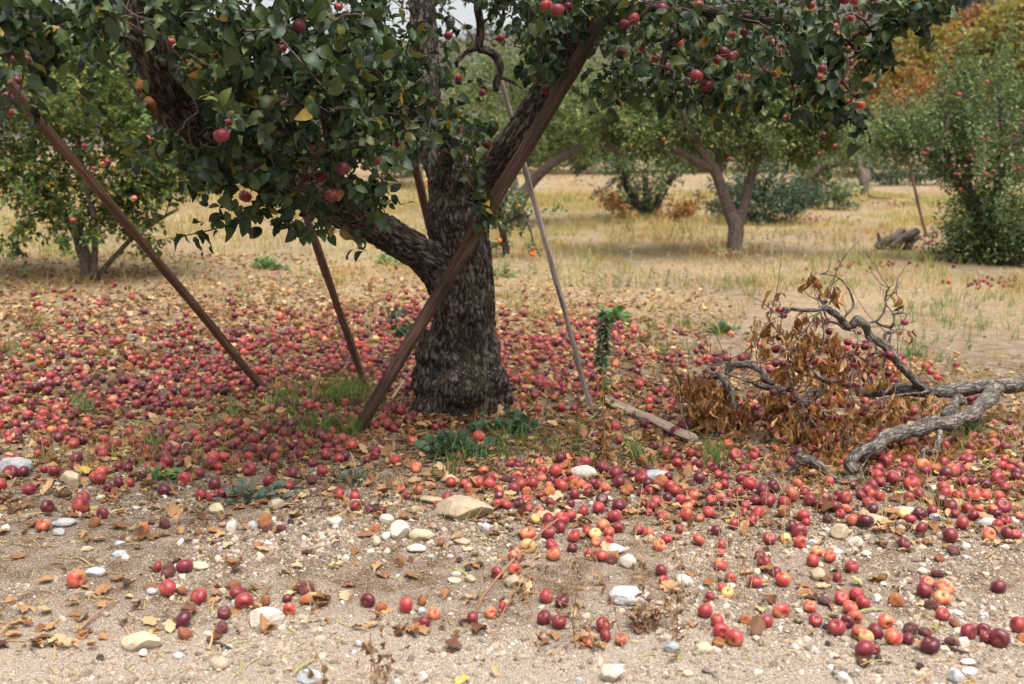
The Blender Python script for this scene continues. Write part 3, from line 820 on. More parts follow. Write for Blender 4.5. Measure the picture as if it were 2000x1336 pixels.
# side limbs
SIDE = [
    [(478, 322, 5.75, 14), (520, 296, 5.6, 12), (560, 300, 5.5, 11), (600, 312, 5.45, 11), (640, 300, 5.4, 9), (655, 262, 5.35, 7)],
    [(1090, 120, 6.8, 18), (1160, 60, 6.5, 16), (1240, 20, 6.2, 14), (1330, 15, 5.9, 12), (1440, 30, 5.7, 11), (1560, 45, 5.5, 10), (1660, 80, 5.4, 8), (1700, 130, 5.35, 6)],
    [(1320, 15, 5.9, 11), (1330, 45, 5.8, 10), (1335, 62, 5.75, 9), (1305, 92, 5.7, 8), (1290, 150, 5.65, 5)],
    [(1108, -20, 6.7, 12), (1040, -90, 7.0, 11), (960, -60, 7.4, 9), (934, 0, 7.7, 8), (939, 55, 7.85, 8), (936, 92, 7.9, 8.5), (952, 100, 7.9, 8), (968, 110, 7.9, 8), (978, 133, 7.9, 7), (971, 155, 7.9, 7), (968, 178, 7.9, 6)],
    [(936, 92, 7.9, 6), (914, 100, 7.88, 5), (900, 112, 7.85, 4.5), (890, 124, 7.8, 4)], [(975, 150, 7.9, 4), (1000, 160, 7.95, 3), (1020, 172, 8.0, 2)],
    [(700, 423, 6.6, 20), (660, 350, 6.2, 14), (640, 250, 5.8, 11), (610, 150, 5.5, 10), (590, 40, 5.3, 9), (570, -60, 5.2, 7)],
    [(840, 210, 7.5, 16), (800, 140, 7.0, 12), (745, 60, 6.4, 10), (700, -30, 6.0, 8)],
    [(300, 120, 4.95, 18), (220, 60, 4.6, 12), (130, 30, 4.4, 10), (50, 50, 4.2, 8), (10, 120, 4.1, 6)],
    [(330, 190, 5.05, 18), (400, 120, 4.9, 13), (470, 60, 4.8, 10), (520, 20, 4.8, 8)],
    [(352, 222, 5.15, 16), (440, 190, 4.95, 11), (520, 210, 4.85, 8), (560, 260, 4.8, 6)],
    [(860, 325, 7.2, 16), (880, 290, 6.7, 11), (900, 300, 6.4, 9), (915, 350, 6.2, 6), (945, 410, 6.2, 4)],
    [(1660, 75, 5.4, 7), (1740, 40, 5.2, 6), (1830, 12, 5.1, 4)],
    [(1110, -20, 6.6, 16), (1000, -30, 6.0, 12), (880, -30, 5.5, 10)],
    [(262, -30, 4.75, 18), (420, -60, 4.6, 12), (620, -50, 4.6, 9)],
]
skel_pts = [sk_p[::4]]
for k, s in enumerate(SIDE):
    P, R = limb(s)
    tube(g, P, R, 9, 5, rough=0.2, seed=k + 1)
    skel_pts.append(catmull(P, 4))
P, R = limb([(318, 205, 5.0, 17), (295, 195, 4.92, 15), (280, 186, 4.88, 15), (276, 172, 4.86, 13)])
tube(g, P, R, 12, 4, rough=0.5, seed=77)
g.obj('trunk', [M['bark']], tree, True, 'bark_co')
gs = Geo()
P, R = limb([(277, 174, 4.80, 12), (276, 168, 4.80, 12), (277, 160, 4.81, 7)])
tube(gs, P, R, 10, 3, rough=0.6, seed=5)
P, R = limb([(288, 196, 4.78, 9), (300, 210, 4.82, 7), (305, 222, 4.86, 3)])
tube(gs, P, R, 8, 3, rough=0.6, seed=6)
gs.obj('broken_stub', [M['brokenwood']], tree, True, 'bark_co')
skel_pts = np.concatenate(skel_pts)

CROWN = [
    (40, 70, 80, 90, 4.0, .35, 15), (150, 30, 150, 50, 4.2, .5, 32), (20, 185, 40, 45, 4.0, .2, 6), (100, 100, 70, 60, 4.1, .3, 10),
    (235, 30, 80, 60, 4.4, .4, 14), (225, 125, 20, 14, 4.4, .1, 2),
    (400, 60, 130, 80, 4.6, .6, 50), (480, 150, 130, 95, 4.7, .7, 62), (640, 80, 160, 100, 5.0, .8, 80), (660, 220, 140, 110, 5.2, .7, 76),
    (480, 285, 130, 60, 4.9, .5, 46), (370, 250, 55, 55, 4.75, .25, 9), (640, 320, 110, 70, 5.5, .5, 40), (330, 40, 50, 50, 4.6, .3, 12),
    (790, 100, 100, 110, 5.9, .6, 38), (800, 230, 80, 80, 5.8, .5, 34), (900, 265, 60, 60, 6.0, .4, 20), (900, 345, 42, 70, 6.1, .25, 16), (940, 410, 26, 34, 6.2, .15, 7),
    (490, 380, 80, 40, 5.1, .3, 20), (420, 330, 60, 40, 5.0, .25, 10), (610, 400, 70, 45, 5.5, .3, 12), (720, 370, 60, 50, 5.6, .3, 12),
    (1000, 20, 60, 30, 6.3, .4, 10), (1100, 40, 110, 55, 6.2, .6, 34), (1060, 130, 55, 60, 6.2, .4, 17), (1210, 110, 70, 80, 5.8, .5, 26),
    (1330, 60, 120, 80, 5.6, .6, 52), (1340, 155, 95, 55, 5.5, .5, 36), (1480, 70, 120, 75, 5.4, .6, 48), (1460, 145, 80, 45, 5.4, .4, 20),
    (1590, 65, 100, 70, 5.3, .5, 38), (1630, 145, 55, 60, 5.3, .35, 19), (1668, 205, 22, 34, 5.3, .12, 6), (1690, 40, 70, 45, 5.2, .4, 20),
    (1735, 105, 38, 34, 5.2, .25, 9), (1800, 10, 50, 18, 5.1, .25, 7), (1220, 175, 45, 30, 5.7, .3, 8),
    (1700, 90, 60, 40, 5.2, .3, 10), (1790, 30, 50, 20, 5.1, .2, 7), (1580, 190, 40, 24, 5.4, .2, 6), (1420, 200, 60, 22, 5.5, .2, 9),
    (560, 20, 450, 60, 6.6, 1.2, 60), (1330, 0, 450, 50, 7.2, 1.0, 55), (600, 150, 200, 120, 6.2, .5, 45),
]
whorl = blob_points(CROWN)
zk = 700 / 1998.0
sprig_lines = [((520, 395, 5.2), (440, 440, 5.1), (355, 462, 5.0)), ((600, 400, 5.5), (660, 440, 5.5), (715, 490, 5.5)), ((520, 420, 5.2), (570, 432, 5.2), (630, 455, 5.25)),
               ((430, 290, 4.9), (330, 290, 4.8), (255, 298, 4.7)), ((300, 240, 4.9), (240, 140, 4.6), (225, 130, 4.6)), ((505, 30, 4.4), (570, 100, 4.4), (640, 180, 4.4)),
               ((1660, 180, 5.3), (1665, 220, 5.3), (1662, 245, 5.3)), ((1700, 40, 5.2), (1790, 15, 5.1), (1850, 12, 5.0)), ((760, 300, 5.7), (745, 350, 5.6), (752, 400, 5.6)),
               ((1150, 150, 5.8), (1165, 190, 5.8), (1200, 205, 5.7)), ((930, 330, 6.2), (940, 390, 6.2), (955, 440, 6.2)), ((60, 60, 4.0), (30, 20, 3.9), (20, 100, 3.9))]
sp = []
for a in sprig_lines:
    a = np.array(a)
    P = catmull(at(a[:, 0], a[:, 1], a[:, 2]), 5)
    sp.append(P[2:])
sp = np.concatenate(sp)
Z1 = [(60,330,50),(145,335,66),(100,450,58),(100,490,56),(35,535,48),(85,540,48),(15,597,50),(48,625,58),(1665,150,80),(945,263,40),(955,232,35),(1030,340,35),(1235,755,86),(1560,520,40),(1590,540,48),(1560,555,40),(1755,840,75),(1815,735,50),(1700,985,66),(1780,985,68),(1910,940,68),(1850,1090,76),(1365,1095,70),(1275,685,40),(1885,40,38),(1570,270,60)]
Z2 = [(1190,30,70),(1250,55,75),(1310,40,60),(1835,50,65),(1755,20,50),(1675,105,65),(1630,135,65),(1190,500,60),(1610,295,60),(1725,270,45),(1800,330,50),(1860,375,60),(1920,240,60),(643,200,45),(935,213,36),(835,518,40),(700,435,35),(710,740,55),(860,805,56),(240,900,58),(60,940,76),(360,800,45),(30,40,50),(180,930,50),(10,1080,60)]
Z3 = [(1140,75,62),(1090,92,56),(1035,100,52),(942,153,50),(1115,180,56),(1067,215,62),(1025,275,42),(322,290,70),(358,315,56),(290,335,62),(172,423,72),(230,480,70),(125,455,58),(450,95,50),(525,90,46),(512,120,50),(440,180,52),(370,195,46),(570,180,50),(600,240,50),(650,262,42),(605,285,50),(640,290,46),(565,395,52),(605,410,50),(873,385,55),(1030,348,50),(860,430,42),(995,455,54),(710,490,40),(1055,530,42),(1028,575,45),(1085,585,50),(180,30,60),(270,65,58),(60,240,58),(1000,0,58),(1060,5,58),(1150,0,66),(380,305,46),(495,400,42),(415,430,42),(810,30,46)]
zk = 700 / 1998.0
spots = []; kinds = []
for x0, lst in ((0, Z1), (650, Z2), (1300, Z3)):
    for x, y, d in lst:
        px_, py_, dp = x0 + x * zk, y * zk, d * zk
        r = 0.034 if dp > 15 else 0.03
        Z = float(np.clip(2 * r * F / dp, 3.4, 7.8))
        p = at(px_, py_, Z)
        spots.append((p, r * rng.uniform(0.95, 1.08))); kinds.append(rng.choice(['R', 'D', 'D', 'R', 'K'] if dp > 14 else ['R', 'R', 'O']))
fruit_w = np.array([p for p, r in spots]) + np.array([0, 0.05, 0.07]) + unit(len(spots)) * 0.02
whorl = np.concatenate([whorl[rng.random(len(whorl)) < 0.86], fruit_w])
n_top = 620
d = unit(n_top) * (rng.random(n_top) ** 0.4)[:, None]
top = np.array([-0.3, 6.2, 4.15]) + d * np.array([3.3, 2.9, 1.0])
d = unit(150) * (rng.random(150) ** 0.4)[:, None]
back = np.array([0.2, 8.9, 3.5]) + d * np.array([2.6, 1.1, 0.8])
allw = np.concatenate([whorl, sp, top, back])
gt = Geo(); twig_net(gt, skel_pts, allw, 0.0022)
gt.obj('branchwork', [M['twig']], tree, True, 'bark_co')

# leaves do not grow right in front of the fruit or of the bare big limbs
BARE_LIMB = [(np.array([(262, 10), (285, 70), (300, 110), (322, 168), (352, 222), (392, 270)]), 34, 0.12), (np.array([(828, 20), (838, 150), (842, 270)]), 20, 0.35), (np.array([(880, 330), (893, 430)]), 42, 0.2),
             (np.array([(965, 325), (1035, 230), (1075, 160)]), 22, 0.4), (np.array([(520, 296), (560, 300), (640, 302)]), 12, 0.2), (np.array([(590, 374), (700, 425)]), 26, 0.35), (np.array([(935, 60), (975, 150)]), 22, 0.5), (np.array([(225, 190), (260, 90)]), 26, 0.3)]
def not_hiding(P, half):
    x, y, dep = project(P)
    keep = np.ones(len(P), bool)
    ro = rng.random(len(P))
    for (p, r) in spots:
        ax_, ay_, ad_ = project(p)
        hit = (np.hypot(x - ax_, y - ay_) < r * F / ad_ * 0.95 + half * F / dep * 0.45) & (dep < ad_ + 0.04)
        keep &= ~(hit & (ro > 0.10))
    for pl, rad_, pk in BARE_LIMB:
        d = np.full(len(P), 1e9)
        for a_, b_ in zip(pl[:-1], pl[1:]):
            ab = b_ - a_
            t = np.clip(((x - a_[0]) * ab[0] + (y - a_[1]) * ab[1]) / (ab @ ab), 0, 1)
            d = np.minimum(d, np.hypot(x - a_[0] - t * ab[0], y - a_[1] - t * ab[1]))
        keep &= ~((d < rad_) & (ro > pk))
    return keep
def whorls(geo, C, per, size, tm, gravity=0.55, mat=0):
    n = len(C)
    ax = unit(n) + np.array([0, -0.15, -0.25]); ax /= np.linalg.norm(ax, axis=1)[:, None]
    k = np.repeat(np.arange(n), per)
    m = len(k)
    t = rng.uniform(-1.0, 0.4, m)
    pos = C[k] + ax[k] * (t * 0.15)[:, None] + unit(m) * 0.012
    u = unit(m) * 0.95 + ax[k] * 0.35 + np.array([0, 0, -gravity])
    u /= np.linalg.norm(u, axis=1)[:, None]
    pos = pos + u * 0.018                                      # petiole
    nn = unit(m) * 0.8 + np.array([0, -0.2, 0.8])
    sz = size * np.clip(rng.normal(1.0, 0.27, m), 0.4, 1.55)
    wh = rng.integers(0, len(tm), m)
    ok = not_hiding(pos + u * sz[:, None] * 0.5, size)
    for w_ in range(len(tm)):
        s = (wh == w_) & ok
        leaves(geo, tm[w_], pos[s], u[s], nn[s], sz[s], mat)
gl = Geo()
whorls(gl, whorl, 10, 0.067, APPLE_LEAF)
whorls(gl, sp, 3, 0.075, APPLE_LEAF, 0.4)
whorls(gl, top, 9, 0.10, APPLE_LEAF)
whorls(gl, back, 7, 0.085, APPLE_LEAF)
gl.obj('crown', [M['leaf']], tree, True)

for (p, r), kd in zip(spots, kinds):
    gA = Geo(); add_apple(gA, p, r, 0, AP_HI, rng.uniform(0, 0.7))
    gA.obj('apple', [M['apple_' + kd]], tree, True, 'apple_co')

# ------------------------------------------------------------------ timber props
def beam(name, label, p0, p1, w_, h_, m, bend=0.0, group=None, cat='pole', roll=0.4, chip=0.006, seed=0):
    """a sawn timber from p0 to p1, rounded arrises, slightly bowed and worn"""
    p0 = np.asarray(p0, float); p1 = np.asarray(p1, float)
    n = 26
    t = np.linspace(0, 1, n)
    d = p1 - p0; L_ = np.linalg.norm(d); d /= L_
    s = np.cross(d, [0, 1, 0]); s /= np.linalg.norm(s); f = np.cross(s, d)
    s, f = s * math.cos(roll) + f * math.sin(roll), f * math.cos(roll) - s * math.sin(roll)
    C = p0 + np.outer(t, d) * L_ + np.outer(np.sin(t * math.pi) * bend + 0.010 * np.sin(t * 7.3 + seed * 2.1) + 0.004 * np.sin(t * 17 + seed), f + 0.5 * s)
    bv = 0.16 * min(w_, h_)
    a, b = w_ / 2, h_ / 2
    prof = np.array([(-a + bv, -b), (0, -b), (a - bv, -b), (a, -b + bv), (a, 0), (a, b - bv), (a - bv, b), (0, b), (-a + bv, b), (-a, b - bv), (-a, 0), (-a, -b + bv)])
    k = len(prof)
    V = C[:, None, :] + prof[None, :, 0, None] * s + prof[None, :, 1, None] * f
    A = np.concatenate([np.broadcast_to(prof[None], (n, k, 2)), np.broadcast_to((t * L_)[:, None, None], (n, k, 1))], -1)
    V = V.reshape(-1, 3); A = A.reshape(-1, 3) + seed
    V = V + chip * np.stack([vnoise(A * np.array([60, 60, 6]), 1 + seed), vnoise(A * np.array([60, 60, 6]), 2 + seed), vnoise(A * np.array([60, 60, 6]), 3 + seed)], 1)
    i = np.arange(n - 1)[:, None] * k; j = np.arange(k)[None]
    Q = np.stack([i + j, i + (j + 1) % k, i + k + (j + 1) % k, i + k + j], -1).reshape(-1, 4)
    V = np.vstack([V, C[0], C[-1] + d * 0.004]); A = np.vstack([A, A[0], A[-1]])
    T = [(n * k, (q + 1) % k, q) for q in range(k)] + [(n * k + 1, (n - 1) * k + q, (n - 1) * k + (q + 1) % k) for q in range(k)]
    o = Geo().add(V, Q, T, 0, A).obj(name, [m], None, True, 'wood_co', loc=p0)
    try:
        me = o.data
        me.set_sharp_from_angle(angle=math.radians(35))
    except Exception:
        pass
    return tag(o, label, cat, group)
def gp(x, y, dz=0.0):
    q = on_ground(x, y); q[2] += dz; return q
GRP = 'timber props under the old apple tree'
b0 = gp(686, 846, -0.05)
beam('prop_pole', 'thick red-brown timber prop leaning across the front of the old trunk', b0, at(1240, -75, 6.0), 0.080, 0.055, M['pole_red'], 0.02, GRP, roll=0.75, seed=1)
beam('prop_pole', 'long brown timber prop slanting under the left side of the crown', gp(527, 762, -0.04), at(18, 158, 6.1), 0.060, 0.044, M['pole_brown'], -0.02, GRP, roll=0.6, seed=2)
beam('prop_pole', 'thin brown prop standing under the left limb behind the trunk', gp(716, 752, -0.04), at(566, 330, 7.3), 0.052, 0.044, M['pole_brown'], 0.01, GRP, roll=0.3, seed=3)
beam('prop_pole', 'slim weathered grey prop leaning to the right of the trunk', gp(1156, 795, -0.03), at(962, 95, 8.1), 0.036, 0.028, M['pole_grey'], 0.02, GRP, roll=0.4, seed=4)
beam('prop_pole', 'pale brown prop half hidden behind the trunk on its left', gp(905, 690, -0.03), at(790, 245, 8.6), 0.066, 0.05, M['pole_brown'], 0.0, GRP, roll=0.2, seed=5)
pl0 = gp(1180, 782, 0.012); pl1 = gp(1352, 872, 0.055)
beam('plank', 'weathered grey plank lying on fallen apples right of the trunk', pl0, pl1, 0.068, 0.034, M['plank'], 0.006, None, 'plank', roll=1.15, seed=6)

# ------------------------------------------------------------------ fallen branch on the right
zk6 = 700 / 1998.0
def z6(l):
    return [(1300 + x * zk6, 434 + y * zk6, Z, wd * zk6 / 2) for x, y, wd, Z in l]
FB = [
    [(2300, 840, 105, 7.1), (2010, 893, 96, 6.9), (1850, 915, 100, 6.85), (1700, 928, 95, 6.8), (1560, 942, 95, 6.75), (1450, 945, 90, 6.75), (1330, 930, 82, 6.75), (1230, 945, 76, 6.8), (1130, 955, 66, 6.85), (1000, 905, 55, 6.9), (900, 885, 45, 7.0), (800, 850, 32, 7.1), (720, 860, 18, 7.1)],
    [(1480, 950, 70, 6.72), (1410, 905, 62, 6.7), (1350, 845, 60, 6.66), (1270, 755, 58, 6.6), (1225, 690, 56, 6.6), (1145, 645, 56, 6.55), (1112, 580, 60, 6.5), (1070, 543, 58, 6.5), (1030, 582, 54, 6.5), (995, 558, 50, 6.5), (950, 515, 45, 6.45), (890, 480, 36, 6.4), (850, 490, 28, 6.35), (775, 492, 26, 6.3), (700, 484, 24, 6.25)],
    [(900, 490, 30, 6.4), (880, 455, 26, 6.42), (890, 440, 22, 6.42)],
    [(990, 545, 14, 6.5), (1045, 460, 15, 6.5), (1030, 380, 13, 6.5), (970, 315, 11, 6.5), (900, 295, 8, 6.45), (825, 288, 5, 6.4)],
    [(970, 315, 7, 6.5), (925, 350, 6, 6.5), (905, 420, 5, 6.48), (870, 440, 5, 6.45)],
    [(1110, 578, 18, 6.5), (1190, 552, 16, 6.52), (1226, 480, 14, 6.55), (1234, 400, 12, 6.55), (1254, 358, 7, 6.55)],
    [(1238, 412, 10, 6.55), (1282, 380, 10, 6.57), (1306, 332, 5, 6.6)],
    [(1282, 380, 7, 6.57), (1294, 412, 5, 6.58)],
    [(1165, 660, 32, 6.57), (1240, 615, 24, 6.6), (1288, 602, 22, 6.65)],
    [(1180, 560, 18, 6.52), (1250, 588, 20, 6.55), (1270, 535, 20, 6.56), (1282, 508, 14, 6.58), (1340, 512, 5, 6.6), (1333, 540, 4, 6.6)],
    [(1225, 690, 26, 6.6), (1240, 640, 18, 6.62), (1255, 590, 10, 6.66)],
    [(1040, 600, 14, 6.5), (960, 570, 22, 6.6), (910, 545, 14, 6.65), (880, 480, 10, 6.6)],
    [(860, 490, 10, 6.3), (780, 590, 9, 6.2), (720, 680, 8, 6.2), (690, 800, 7, 6.2), (720, 930, 6, 6.1), (750, 1000, 5, 6.1)],
    [(870, 490, 12, 6.35), (880, 600, 10, 6.3), (860, 700, 8, 6.3), (800, 820, 7, 6.25), (770, 1000, 6, 6.2), (775, 1130, 5, 6.1)],
    [(640, 520, 6, 6.3), (560, 570, 6, 6.3), (520, 650, 5, 6.3), (500, 760, 4, 6.3)], [(700, 484, 14, 6.25), (640, 510, 6, 6.3)],
    [(700, 484, 12, 6.25), (650, 540, 7, 6.25), (640, 610, 5, 6.25)],
    [(1050, 600, 12, 6.5), (1070, 660, 11, 6.4), (1040, 760, 9, 6.35), (1030, 900, 8, 6.3), (1060, 1040, 6, 6.2)],
    [(1130, 640, 12, 6.5), (1180, 730, 9, 6.45), (1120, 820, 9, 6.4), (1140, 900, 7, 6.3)],
    [(1900, 905, 70, 6.88), (1830, 945, 96, 6.75), (1760, 1020, 100, 6.5), (1660, 1088, 92, 6.3), (1590, 1115, 104, 6.2), (1500, 1128, 96, 6.1), (1400, 1160, 92, 6.0), (1330, 1160, 104, 5.93), (1235, 1200, 100, 5.82), (1165, 1250, 90, 5.72), (1090, 1300, 100, 5.6)],
    [(1150, 1260, 60, 5.65), (1060, 1290, 74, 5.5), (1028, 1330, 82, 5.42), (1052, 1385, 84, 5.38), (1058, 1425, 88, 5.36), (1000, 1450, 66, 5.34), (940, 1425, 54, 5.36), (880, 1380, 56, 5.4), (825, 1330, 60, 5.42), (760, 1320, 80, 5.44), (735, 1300, 50, 5.46)],
    [(1640, 985, 76, 6.7), (1590, 1040, 66, 6.6), (1550, 1075, 50, 6.5)],
    [(1530, 1170, 46, 6.05), (1505, 1275, 40, 5.9), (1440, 1272, 34, 5.85), (1440, 1360, 22, 5.8)],
    [(1505, 1275, 30, 5.9), (1560, 1310, 22, 5.85), (1620, 1330, 12, 5.8)],
    [(880, 930, 70, 6.9), (830, 955, 76, 6.8), (760, 1012, 74, 6.7), (722, 1070, 60, 6.6), (705, 1125, 48, 6.5)],
    [(600, 905, 40, 6.9), (555, 880, 42, 6.9), (540, 832, 42, 6.95), (480, 800, 42, 7.0), (400, 792, 44, 7.0), (355, 825, 38, 7.0), (335, 850, 26, 7.0), (345, 800, 14, 7.05)],
    [(225, 825, 36, 6.9), (262, 845, 46, 6.85), (330, 882, 48, 6.75), (372, 960, 48, 6.6), (382, 1045, 44, 6.5)],
    [(700, 930, 40, 6.95), (620, 930, 40, 6.9), (530, 915, 32, 6.85), (440, 880, 16, 6.85), (330, 840, 10, 6.9)],
    [(420, 800, 10, 7.0), (350, 790, 12, 7.0), (270, 800, 10, 6.9), (180, 780, 6, 6.9)],
    [(70, 890, 10, 6.4), (80, 1000, 10, 6.3), (100, 1120, 10, 6.1), (160, 1240, 6, 6.0)],
    [(740, 1335, 30, 5.55), (660, 1395, 28, 5.45), (590, 1420, 20, 5.4)],
    [(1060, 1330, 14, 5.6), (1130, 1300, 16, 5.65), (1090, 1400, 10, 5.4), (1190, 1460, 7, 5.3)],
    [(700, 880, 6, 6.2), (760, 1010, 5, 6.0), (840, 1130, 5, 5.9), (1000, 1220, 4, 5.8)],
    [(1000, 1140, 16, 6.2), (1050, 1200, 20, 6.0), (1110, 1250, 20, 5.85)],
    [(1460, 945, 20, 6.7), (1400, 960, 18, 6.5), (1270, 970, 14, 6.4), (1180, 990, 8, 6.3)],
]
fb0 = gp(1660, 940)
fallen = thing('fallen_branch', 'broken grey apple limb lying on the ground with withered brown leaves and dark apples', 'branch', fb0)
g = Geo(); fsk = []
for k, s in enumerate(FB):
    P, R = limb(z6(s))
    big = max(R) > 0.02
    gz = ground_h(P[:, 0], P[:, 1]) + R * 0.8
    P[:, 2] = np.maximum(P[:, 2], gz - 0.02)
    kink = 0.012 if big else 0.02
    tube(g, P, R * 0.84, 16 if big else 6, 6 if big else 4, rough=0.32 if big else 0.3, seed=k + 3, kink=0.22 if big else 1.6)
    fsk.append(catmull(P, 4))
fskp = np.concatenate(fsk)
g.obj('limb', [M['bark_dead']], fallen, True, 'bark_co')
DB = [(650, 690, 80, 130, 6.3, .15, 20), (740, 790, 110, 130, 6.3, .2, 34), (880, 720, 110, 130, 6.4, .2, 26), (1000, 800, 130, 120, 6.5, .25, 36), (1080, 850, 120, 140, 6.5, .25, 36), (1040, 990, 100, 100, 6.3, .2, 18), (760, 640, 100, 70, 6.3, .15, 14), (900, 640, 70, 60, 6.4, .1, 8),
      (620, 1010, 50, 110, 6.4, .12, 14), (170, 930, 120, 100, 6.6, .25, 34), (320, 1030, 150, 90, 6.6, .3, 34), (190, 1040, 80, 50, 6.5, .2, 10), (700, 1120, 60, 120, 6.2, .15, 12), (800, 1180, 220, 60, 6.1, .3, 20), (1000, 1190, 220, 70, 6.1, .3, 20), (535, 640, 36, 110, 6.3, .08, 9), (690, 950, 90, 90, 6.3, .15, 14), (830, 960, 90, 90, 6.3, .15, 14),
      (612, 450, 32, 60, 6.3, .08, 6), (1210, 1000, 90, 80, 6.3, .15, 9), (1190, 1050, 50, 60, 6.3, .15, 7), (835, 325, 36, 25, 6.42, .06, 3), (955, 405, 50, 40, 6.5, .08, 5), (1340, 600, 30, 20, 6.6, .05, 2),
      (1278, 465, 20, 28, 6.58, .05, 2), (1490, 1010, 26, 50, 6.6, .1, 3), (1200, 800, 90, 90, 6.5, .2, 10), (600, 560, 30, 40, 6.28, .06, 3), (800, 560, 120, 60, 6.35, .15, 6), (1350, 1290, 320, 60, 5.9, .3, 22), (900, 1300, 260, 70, 5.8, .3, 22), (1650, 1350, 280, 50, 6.0, .35, 12)]
DB = [(1300 + a * zk6, 434 + b * zk6, c * zk6, d_ * zk6, Z, dz, n) for a, b, c, d_, Z, dz, n in DB]
dw = blob_points(DB)
dw[:, 2] = np.maximum(dw[:, 2], ground_h(dw[:, 0], dw[:, 1]) + 0.03)
gt = Geo(); twig_net(gt, fskp, dw, 0.0018, 4, maxr=0.012)
for i in range(150):
    p = fskp[rng.integers(len(fskp))]
    if p[0] > 3.3: continue
    d_ = unit(1)[0] + np.array([-.2, -.1, .35]); L1 = rng.uniform(.06, .26)
    pts_ = [p]
    for j in range(3):
        pts_.append(pts_[-1] + d_ * L1 / 3); d_ = d_ + unit(1)[0] * .6
    tube(gt, pts_, [.0035, .0028, .0022, .0012], 5, 2, cap=False)
gt.obj('twigwork', [M['twig']], fallen, True, 'bark_co')
FA = [(632,488,44),(665,490,46),(657,520,44),(897,553,46),(915,610,52),(635,640,50),(618,708,54),(645,715,46),(612,790,44),(655,790,45),(825,775,54),(925,772,40),(967,758,44),(997,775,42),(1030,740,50),(1068,728,44),(1060,690,46),(1110,695,50),(1015,668,50),(1205,735,48),(1247,740,55),(1050,795,48),(1165,800,46),(1200,800,44),(1240,845,44),(1150,875,55),(1110,870,46),(1065,915,45),(1020,910,46),(600,950,50),(655,958,45),(715,990,46),(883,1010,45),(918,1012,42),(1027,1020,48),(1160,1023,52),(1202,1027,46),(1098,1063,48),(1065,1060,46),(1332,558,44),(1700,985,44),(1745,985,46),(1080,955,45),(135,1045,45),(235,862,44),(265,815,36)]
gl = Geo()
k = np.repeat(np.arange(len(dw)), 7); m_ = len(k)
pos = dw[k] + unit(m_) * 0.05
u = unit(m_) * 0.45 + np.array([0, 0, -1.0])
nn = unit(m_)
wh = rng.integers(0, len(DRY_LEAF), m_)
lx, ly, _ = project(pos + u * 0.04)
hide = np.zeros(m_, bool)
for x, y, d in FA: hide |= np.hypot(lx - (1300 + x * zk6), ly - (434 + y * zk6)) < d * zk6 * 0.5 + 12
for s in FB[:24]:
    a = catmull(np.array([(x, y) for x, y, _, _ in z6(s)]), 6)
    for x, y in a: hide |= np.hypot(lx - x, ly - y) < 9
wh = np.where(hide & (rng.random(m_) > 0.08), -1, wh)
pos[:, 2] = np.maximum(pos[:, 2], ground_h(pos[:, 0], pos[:, 1]) + 0.06)
for w_ in range(len(DRY_LEAF)):
    s = wh == w_
    leaves(gl, DRY_LEAF[w_], pos[s], u[s], nn[s], 0.074 * rng.uniform(0.5, 1.25, s.sum()), 0, rng.uniform(0.3, 0.8, s.sum()))
# bare twigs
gl.obj('withered_leaves', [M['deadleaf']], fallen, True)
for x, y, d in FA:
    r = 0.032
    Z = float(np.clip(2 * r * F / (d * zk6), 6.15, 6.75))
    if x > 1600: Z = 6.62
    gA = Geo(); add_apple(gA, at(1300 + x * zk6, 434 + y * zk6, Z), d * zk6 / 2 * Z / F, 0, AP_HI, rng.uniform(0, 0.7))
    gA.obj('apple', [M['apple_' + str(rng.choice(['D', 'K', 'D', 'R']))]], fallen, True, 'apple_co')

